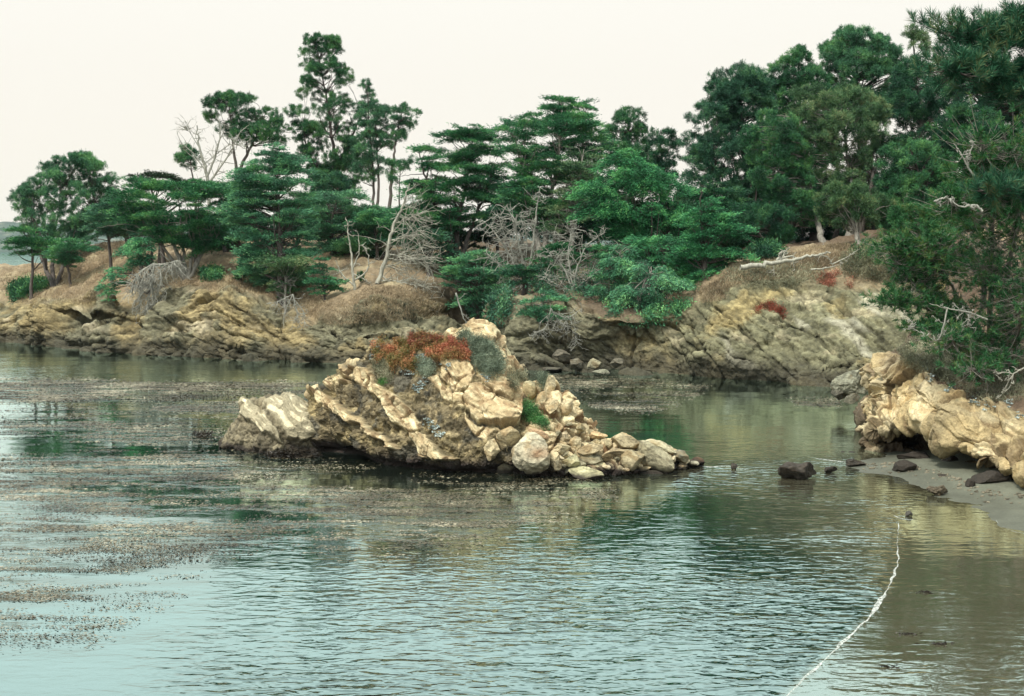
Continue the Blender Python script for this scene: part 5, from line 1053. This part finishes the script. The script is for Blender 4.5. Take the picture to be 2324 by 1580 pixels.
snag('dead_tree', 'straight grey dead trunk standing in the shade at the right edge', (2235,690), [([(2235,700),(2234,640),(2232,570),(2228,545)], .09), ([(2232,560),(2200,545),(2180,530)], .03), ([(2232,575),(2262,555)], .03)], 60, 15, M_bark2, tw=40, twl=.9, snap=False, twr=.015)
snag('dead_branch', 'bare grey twigs on the red brown soil at the right edge', (2290,880), [([(2324,835),(2300,850),(2275,890)], .03), ([(2300,850),(2280,845),(2255,850)], .02), ([(2300,850),(2290,880),(2260,905)], .02)], 54.5, 16, M_dead, cat='branch', tw=14, twl=.4, snap=False, twr=.01)

# ---------------------------------------------------------------- ground plants
def scatter_on(bvh, poly, n, rg, margin=0):
    xs = [a for a, _ in poly]; ys = [b for _, b in poly]; out = []; P2 = np.array(poly, float)
    X = rg.uniform(min(xs), max(xs), n*3); Y = rg.uniform(min(ys), max(ys), n*3)
    ok = polydist(X, Y, P2+0) > margin
    for x, y in list(zip(X[ok], Y[ok]))[:n]:
        h = hitpx(bvh, x, y)
        if h is not None: out.append(h)
    return np.array([tuple(h) for h in out])
def plant(name, label, cat, bvh, poly, n, leaf, width, mat, seed, height=.15, k=10, group=None, upb=.8, spreadr=.08, loc=None, patchy=None, thr_=-.08):
    rg = np.random.RandomState(seed); pts = scatter_on(bvh, poly, n, rg)
    if patchy is not None: pts = pts[noise(pts*patchy, seed+5)+.5*noise(pts*patchy*2.7, seed+6) > thr_]
    if len(pts) == 0: print('EMPTY', label); return
    q_ = np.repeat(pts, k, 0); m = len(q_); mound = (.5+.5*noise(q_*2.2, seed))
    hh = height*rg.uniform(0, 1, m)*(.4+mound); c = q_+rg.normal(size=(m, 3))*spreadr; c[:, 2] += hh; c[:, 1] -= hh*.4
    dd = unit(rg.normal(size=(m, 3))+np.array((0, -.3, upb)))*(leaf*rg.uniform(.6, 1.2, m))[:, None]
    mb = MB(); leaves(mb, c, dd, width, rg); o = mb.build(name, mat, origin=pts.mean(0)); tag(o, label, cat, group); return o
K = K4
plant('ice_plant', 'red and olive ice plant mat draped over the top of the rock island', 'plant', bvh_isl, K([(690,200),(800,170),(960,150),(1040,120),(1150,150),(1300,190),(1450,210),(1490,350),(1400,330),(1330,330),(1200,350),(1100,330),(1020,440),(960,430),(900,360),(860,430),(830,390),(800,330),(740,380),(700,300)]), 3600, .085, .03, M_ice, 1, patchy=1.1, thr_=-.3, height=.28, k=9, spreadr=.05)
plant('ice_plant', 'bright scarlet band of ice plant along the island crest', 'plant', bvh_isl, K([(990,130),(1080,140),(1300,190),(1450,210),(1490,340),(1420,310),(1250,270),(1150,220),(1040,240),(990,290),(980,220)]), 1300, .08, .028, M_icer, 2, patchy=1.3, height=.34, k=9, spreadr=.05)
plant('bush', 'large grey green bush on the right of the island crest', 'bush', bvh_isl, K([(1490,180),(1560,160),(1640,200),(1700,280),(1770,330),(1750,440),(1700,480),(1600,470),(1530,400),(1490,320)]), 1500, .10, .018, M_sage, 3, height=.34, k=12, upb=.5)
plant('bush', 'small grey green bush left of the large one on the crest', 'bush', bvh_isl, K([(1395,150),(1470,130),(1500,170),(1450,200),(1400,190)]), 260, .09, .018, M_sage, 4, height=.3, k=12)
plant('bush', 'pale dry shrub below the ice plant mat', 'bush', bvh_isl, K([(1060,330),(1160,340),(1200,420),(1150,480),(1080,450),(1040,390)]), 420, .1, .014, M_sage, 5, height=.2, k=9)
plant('bush', 'small round bush on the right shoulder of the island', 'bush', bvh_isl, K([(2030,480),(2100,480),(2140,520),(2110,590),(2050,570)]), 260, .09, .018, M_sage, 6, height=.4, k=14)
plant('plant', 'bright green low plant in the cleft above the big rusty boulder', 'plant', bvh_isl, K([(1920,690),(1990,700),(2040,780),(2120,860),(2110,910),(2020,860),(1920,810)]), 700, .07, .022, M_green, 7, height=.22, k=10)
plant('bush', 'brown dry bush draping the back of the right shoulder', 'bush', bvh_isl, K([(1800,450),(1950,445),(2010,480),(1880,520),(1850,600),(1780,500)]), 420, .1, .016, M_brush, 8, height=.25, k=9)
plant('plant', 'small green tuft beside the upper pale rib', 'plant', bvh_isl, K([(740,500),(790,500),(800,535),(760,535)]), 90, .07, .02, M_green, 9, height=.12, k=8)
plant('plant', 'brown dried stems hanging under the left end of the ice plant', 'plant', bvh_isl, K([(700,330),(800,350),(860,440),(850,520),(760,470),(710,400)]), 420, .12, .014, M_brush, 10, height=.12, k=8, upb=-.4)
def rosettes(label, bvh, centers, seed, size=.11, n=14, group='silver succulent rosettes', d=None):
    rg = np.random.RandomState(seed)
    for (x, y, m) in centers:
        mb = MB(); pos = None
        for i in range(m):
            h = hitpx(bvh, x+rg.normal()*7, y+rg.normal()*5)
            if h is None: continue
            if pos is None: pos = np.array(h)
            az = rg.uniform(0, 6.28, n); dv = np.stack([np.cos(az), np.sin(az)*.7-.4, rg.uniform(.2, .9, n)], 1); c0 = np.array(h)+np.array((0, -.05, .04))
            leaves(mb, np.tile(c0, (n, 1)), unit(dv)*size*rg.uniform(.7, 1.1, n)[:, None], size*.42, rg)
        if pos is not None: tag(mb.build('succulent', M_silver, origin=pos), label, 'plant', group)
rosettes('cluster of silver rosettes on the rock island below the ice plant', bvh_isl, [(945,882,12),(960,870,6),(925,846,9),(1010,835,8),(1105,858,8)], 1)
rosettes('scatter of silver rosettes among the ice plant of the island', bvh_isl, [(868,795,12),(882,808,12),(900,800,8),(860,790,8),(955,815,5),(1000,790,3),(845,812,5)], 2)
rosettes('silver rosettes on the crest of the near cliff', bvh_near, [(2210,915,9),(2240,925,7),(2285,920,7),(2310,945,6),(2150,880,8),(2110,865,8),(2105,845,6)], 3)
rosettes('dark grey rosettes in the hollow under the island slab', bvh_isl, [(985,975,14),(970,962,10),(1000,990,10)], 4, size=.1, group='grey rosettes in the island hollow')
plant('bush', 'grey brown scrub along the crest of the near cliff', 'bush', bvh_near, [(2035,805),(2090,770),(2160,830),(2150,880),(2110,850),(2060,835)], 900, .16, .02, M_brush, 41, height=.35, k=10, spreadr=.1)
plant('bush', 'green leafy bush on the near slope above the rosettes', 'bush', bvh_near, [(2150,800),(2230,800),(2260,860),(2200,870)], 500, .14, .03, M_needleg, 42, height=.4, k=10, spreadr=.1, patchy=1.)
plant('bush', 'low green bush at the top left corner of the near slope', 'bush', bvh_near, [(2080,740),(2140,720),(2170,770),(2110,790)], 500, .16, .03, M_needleg, 43, height=.5, k=10, spreadr=.12, patchy=.9)
# seaweed clump at the foot of the left rock
rg = np.random.RandomState(31); mb = MB(); c0 = WP(660, 1040)
n = 2600; th = rg.uniform(0, 6.28, n); rr = np.sqrt(rg.uniform(size=n)); c = c0+np.stack([np.cos(th)*rr*1.15, .5+np.sin(th)*rr*.6, .04+.28*(1-rr**2)*rg.uniform(0, 1, n)], 1)
leaves(mb, c, unit(rg.normal(size=(n, 3))*np.array((1, 1, .35)))*rg.uniform(.1, .3, n)[:, None], .045, rg)
tag(mb.build('seaweed', M_kelpd, origin=c0), 'heap of wet dark seaweed at the foot of the low left rock', 'seaweed')
mb = MB(); c0 = WP(460, 992); n = 260; c = c0+rg.normal(size=(n, 3))*np.array((.22, .2, .05))+np.array((0, 0, .08)); leaves(mb, c, unit(rg.normal(size=(n, 3))+np.array((0, 0, .8)))*rg.uniform(.1, .3, n)[:, None], .05, rg)
tag(mb.build('seaweed', M_kelpd, origin=c0), 'dark tuft of seaweed breaking the surface left of the rock island', 'seaweed')
for x, y, l in ((2130,1462,'dark scrap of seaweed in the shallows nearest the bottom right'),(2100,1345,'upper dark scrap of seaweed in the right shallows'),(2060,1440,'faint scrap of seaweed left of the others in the shallows'),(2020,1515,'brown seaweed scrap by the foam line near the bottom')):
    mb = MB(); c0 = WP(x, y); n = 60; c = c0+rg.normal(size=(n, 3))*np.array((.12, .05, .008))+np.array((0, 0, .02)); leaves(mb, c, rg.normal(size=(n, 3))*np.array((.08, .04, .012)), .03, rg); tag(mb.build('seaweed', M_kelpd, origin=c0), l, 'seaweed')
mb = MB(); rg = np.random.RandomState(55); vi, fi = ICO[3]
for i in range(260):
    x = rg.uniform(1960, 2320); yb = np.interp(x, (1960, 2040, 2145, 2230, 2320), (1050, 1052, 1075, 1112, 1125))+abs(rg.normal())*9; q_ = WP(x, yb, .1); zb, _ = beach_height(np.array([q_[0]]), np.array([q_[1]])); r_ = .02+.05*rg.uniform()**3+.03*(rg.uniform() > .93)
    mb.add(vi*np.array((r_*1.3, r_, r_*.7))*(1+.25*noise(vi*1.5, i)[:, None])+np.array((q_[0], q_[1], zb[0]+r_*.2)), fi, np.array((.16, .14, .1))*rg.uniform(.5, 1.6))
tag(mb.build('pebbles', M_isl, smooth=True), 'small stones strewn along the foot of the near cliff', None, kind='stuff')
# slope plants on the far headland
plant('ice_plant', 'upper patch of red ice plant on the right slope below the log', 'plant', bvh_head, [(1860,628),(1900,618),(1930,625),(1940,645),(1925,660),(1895,655),(1870,650),(1850,640)], 620, .14, .04, M_icer, 21, patchy=.55, height=.22, k=9, spreadr=.12)
plant('ice_plant', 'hanging patch of red ice plant on the right cliff face', 'plant', bvh_head, [(1715,700),(1740,690),(1775,678),(1790,685),(1788,715),(1770,740),(1760,720),(1740,715),(1712,712)], 560, .14, .04, M_icer, 22, patchy=.55, height=.18, k=8, spreadr=.12, upb=-.2)
plant('bush', 'grey brush on the upper right slope', 'bush', bvh_head, [(1900,600),(1960,580),(2010,570),(2040,600),(2020,650),(1960,640),(1920,625)], 900, .3, .04, M_brush, 23, height=.6, k=8, spreadr=.2)
plant('bush', 'pale brush on the right slope under the fallen trunk', 'bush', bvh_head, [(1650,620),(1720,612),(1850,605),(1860,640),(1760,660),(1680,650),(1640,650)], 900, .25, .035, M_brush, 24, height=.35, k=7, spreadr=.2)
plant('bush', 'green brown scrub at the top of the slope right of the fallen trunk', 'bush', bvh_head, [(1930,575),(2020,560),(2060,575),(2000,600),(1940,600)], 500, .3, .05, M_pinel, 25, height=.6, k=8, spreadr=.2)
plant('bush', 'dark green shrub at the left edge above the left cliff', 'bush', bvh_head, [(20,660),(50,645),(100,640),(115,655),(70,670),(30,690)], 500, .35, .09, M_pine, 26, height=.7, k=12, spreadr=.2)
plant('bush', 'dark green shrub under the wide spreading cypress', 'bush', bvh_head, [(455,622),(480,615),(505,625),(500,640),(460,640)], 240, .3, .08, M_pine, 27, height=.6, k=12, spreadr=.15)
plant('bush', 'dark scrub along the ridge under the wood', 'bush', bvh_head, [(1700,575),(1760,565),(1780,590),(1720,595)], 260, .35, .08, M_pined, 28, height=.8, k=12, spreadr=.2)
plant('bush', 'dark tangled scrub on the slope under the dead stems', 'bush', bvh_head, [(1180,625),(1300,600),(1420,600),(1520,660),(1480,700),(1400,690),(1290,685),(1200,680)], 1500, .35, .06, M_pined, 30, height=.8, k=10, spreadr=.25, patchy=.5, thr_=-.15)
plant('bush', 'green cypress sprigs trailing over the lip of the dark overhang', 'bush', bvh_head, [(1370,690),(1450,690),(1570,690),(1560,730),(1480,745),(1400,720)], 500, .35, .07, M_cyp, 31, height=.5, k=12, spreadr=.2, patchy=.5, upb=-.3)
plant('bush', 'low dark scrub in the mouth of the gully', 'bush', bvh_head, [(1040,640),(1160,640),(1160,720),(1110,750),(1060,720)], 700, .35, .08, M_pined, 29, height=.7, k=10, spreadr=.25)
# young conifers
def seedling(px, py, d, h, label, seed):
    rg = np.random.RandomState(seed); b = P(px, py, d); f = hitpx(bvh_head, px, py); b = np.array(f) if f is not None else b
    r_ = empty('sapling', b, label, 'sapling'); tb = MB(); lf = MB(); tube(tb, [b, b+(.05, 0, h*.5), b+(0, 0, h)], (.05, .035, .01), 5)
    for i in range(22):
        t_ = rg.uniform(.1, 1); az = rg.uniform(0, 6.28); L = (1.05-t_)*h*.45+.08; a0 = b+np.array((0, 0, t_*h)); e = a0+np.array((math.cos(az)*L, math.sin(az)*L, L*.25)); tube(tb, [a0, e], (.015, .005), 3)
        n = int(60*L)+14; tt = rg.uniform(.2, 1, n)[:, None]; leaves(lf, a0+(e-a0)*tt, unit((e-a0)*.8+rg.normal(size=(n, 3))*.5)*rg.uniform(.12, .28, n)[:, None], .07, rg)
    tb.build('trunk', M_bark, r_, smooth=True); lf.build('crown', M_pine, r_)
seedling(547, 640, 122, 1.5, 'tiny dark conifer alone on the brown slope of the left headland', 1)
seedling(462, 632, 123, .9, 'tiny conifer at the right foot of the wide spreading cypress', 2)
seedling(818, 640, 117, .8, 'tiny conifer between the two bleached dead trees', 3)
# dry grass on the slopes
rg = np.random.RandomState(77); gp = []
for poly, n in (([(1660,615),(1700,600),(1850,560),(1990,548),(2010,590),(1900,600),(1850,625),(1700,640),(1640,655)], 5200), ([(0,610),(100,600),(250,545),(330,545),(300,640),(200,690),(60,690),(0,670)], 3600), ([(380,620),(560,600),(700,640),(760,690),(850,650),(960,650),(1010,720),(900,730),(760,740),(600,670),(400,650)], 4200), ([(1060,560),(1180,560),(1180,600),(1060,600)], 500), ([(1590,660),(1660,620),(1640,680),(1600,690)], 700)):
    gp.append(scatter_on(bvh_head, poly, n, rg))
gp = np.concatenate(gp); gp = np.repeat(gp, 7, 0); m = len(gp); gp = gp+rg.normal(size=(m, 3))*np.array((.25, .25, .02)); mb = MB()
leaves(mb, gp-np.array((0, 0, .03)), unit(rg.normal(size=(m, 3))*np.array((.5, .5, .2))+np.array((.1, 0, .9)))*rg.uniform(.12, .34, m)[:, None], .03, rg)
tag(mb.build('dry_grass', M_grass), 'straw coloured dry grass on the slopes', None, kind='stuff')
gp = scatter_on(bvh_near, [(2030,790),(2090,760),(2200,760),(2330,780),(2330,910),(2230,915),(2150,870),(2100,840),(2050,810)], 3000, rg); gp = np.repeat(gp, 7, 0); m = len(gp); gp = gp+rg.normal(size=(m, 3))*np.array((.12, .12, .03)); mb = MB()
leaves(mb, gp, unit(rg.normal(size=(m, 3))+np.array((0, 0, .7)))*rg.uniform(.08, .3, m)[:, None], .016, rg)
tag(mb.build('undergrowth', M_brush), 'dry tangled undergrowth on the near slope', None, kind='stuff')

# ---------------------------------------------------------------- distant shore across the bay
xs = np.linspace(-1500, 900, 260); ys = np.linspace(2300, 3400, 40)
X, Y = np.meshgrid(xs, ys, indexing='ij'); ph = np.stack([X.ravel(), Y.ravel(), X.ravel()*0], 1)
t_ = (ph[:, 1]-2300)/1100; H = np.sin(np.clip(t_*1.3, 0, 1)*math.pi/2)*np.interp(ph[:, 0], (-1500, -900, -500, 0, 900), (62, 58, 44, 30, 28))*(1+.25*fbm(ph*.0016, 3, 91))+fbm(ph*.01, 4, 92)*7*t_-.5
ph[:, 2] = H; c = np.tile(np.array((.05, .075, .055)), (len(ph), 1)); c = lerp(c, (.30, .28, .2), sstep(.3, .8, fbm(ph*np.array((.02, .004, 1)), 3, 93))*.6)
mb = MB(); mb.add(ph, grid_faces(260, 40)[:, ::-1], c)
M_hill = mat_rock('distant_hillside', .02, .2, 2.)
tag(mb.build('hills', M_hill, smooth=True), kind='structure')
# haze between here and the far shore
m, t = newmat('sea_haze'); pv = nn(t, 'ShaderNodeVolumePrincipled'); pv.inputs['Color'].default_value = (.75, .9, 1, 1); pv.inputs['Density'].default_value = .00004; pv.inputs['Anisotropy'].default_value = .2
o = nn(t, 'ShaderNodeOutputMaterial'); lk(t, pv.outputs[0], o.inputs['Volume'])
HAZE = True
if HAZE:
    x0, x1, y0, y1, z0, z1 = -3300, 3300, -60, 3450, -6, 110
    v = [(x, y, z) for x in (x0, x1) for y in (y0, y1) for z in (z0, z1)]
    mb = MB(); mb.add(v, [(0, 1, 3, 2), (4, 6, 7, 5), (0, 4, 5, 1), (2, 3, 7, 6), (0, 2, 6, 4), (1, 5, 7, 3)]); tag(mb.build('haze', m), kind='stuff')
print('faces', sum(len(o.data.polygons) for o in C.objects if o.type == 'MESH'))
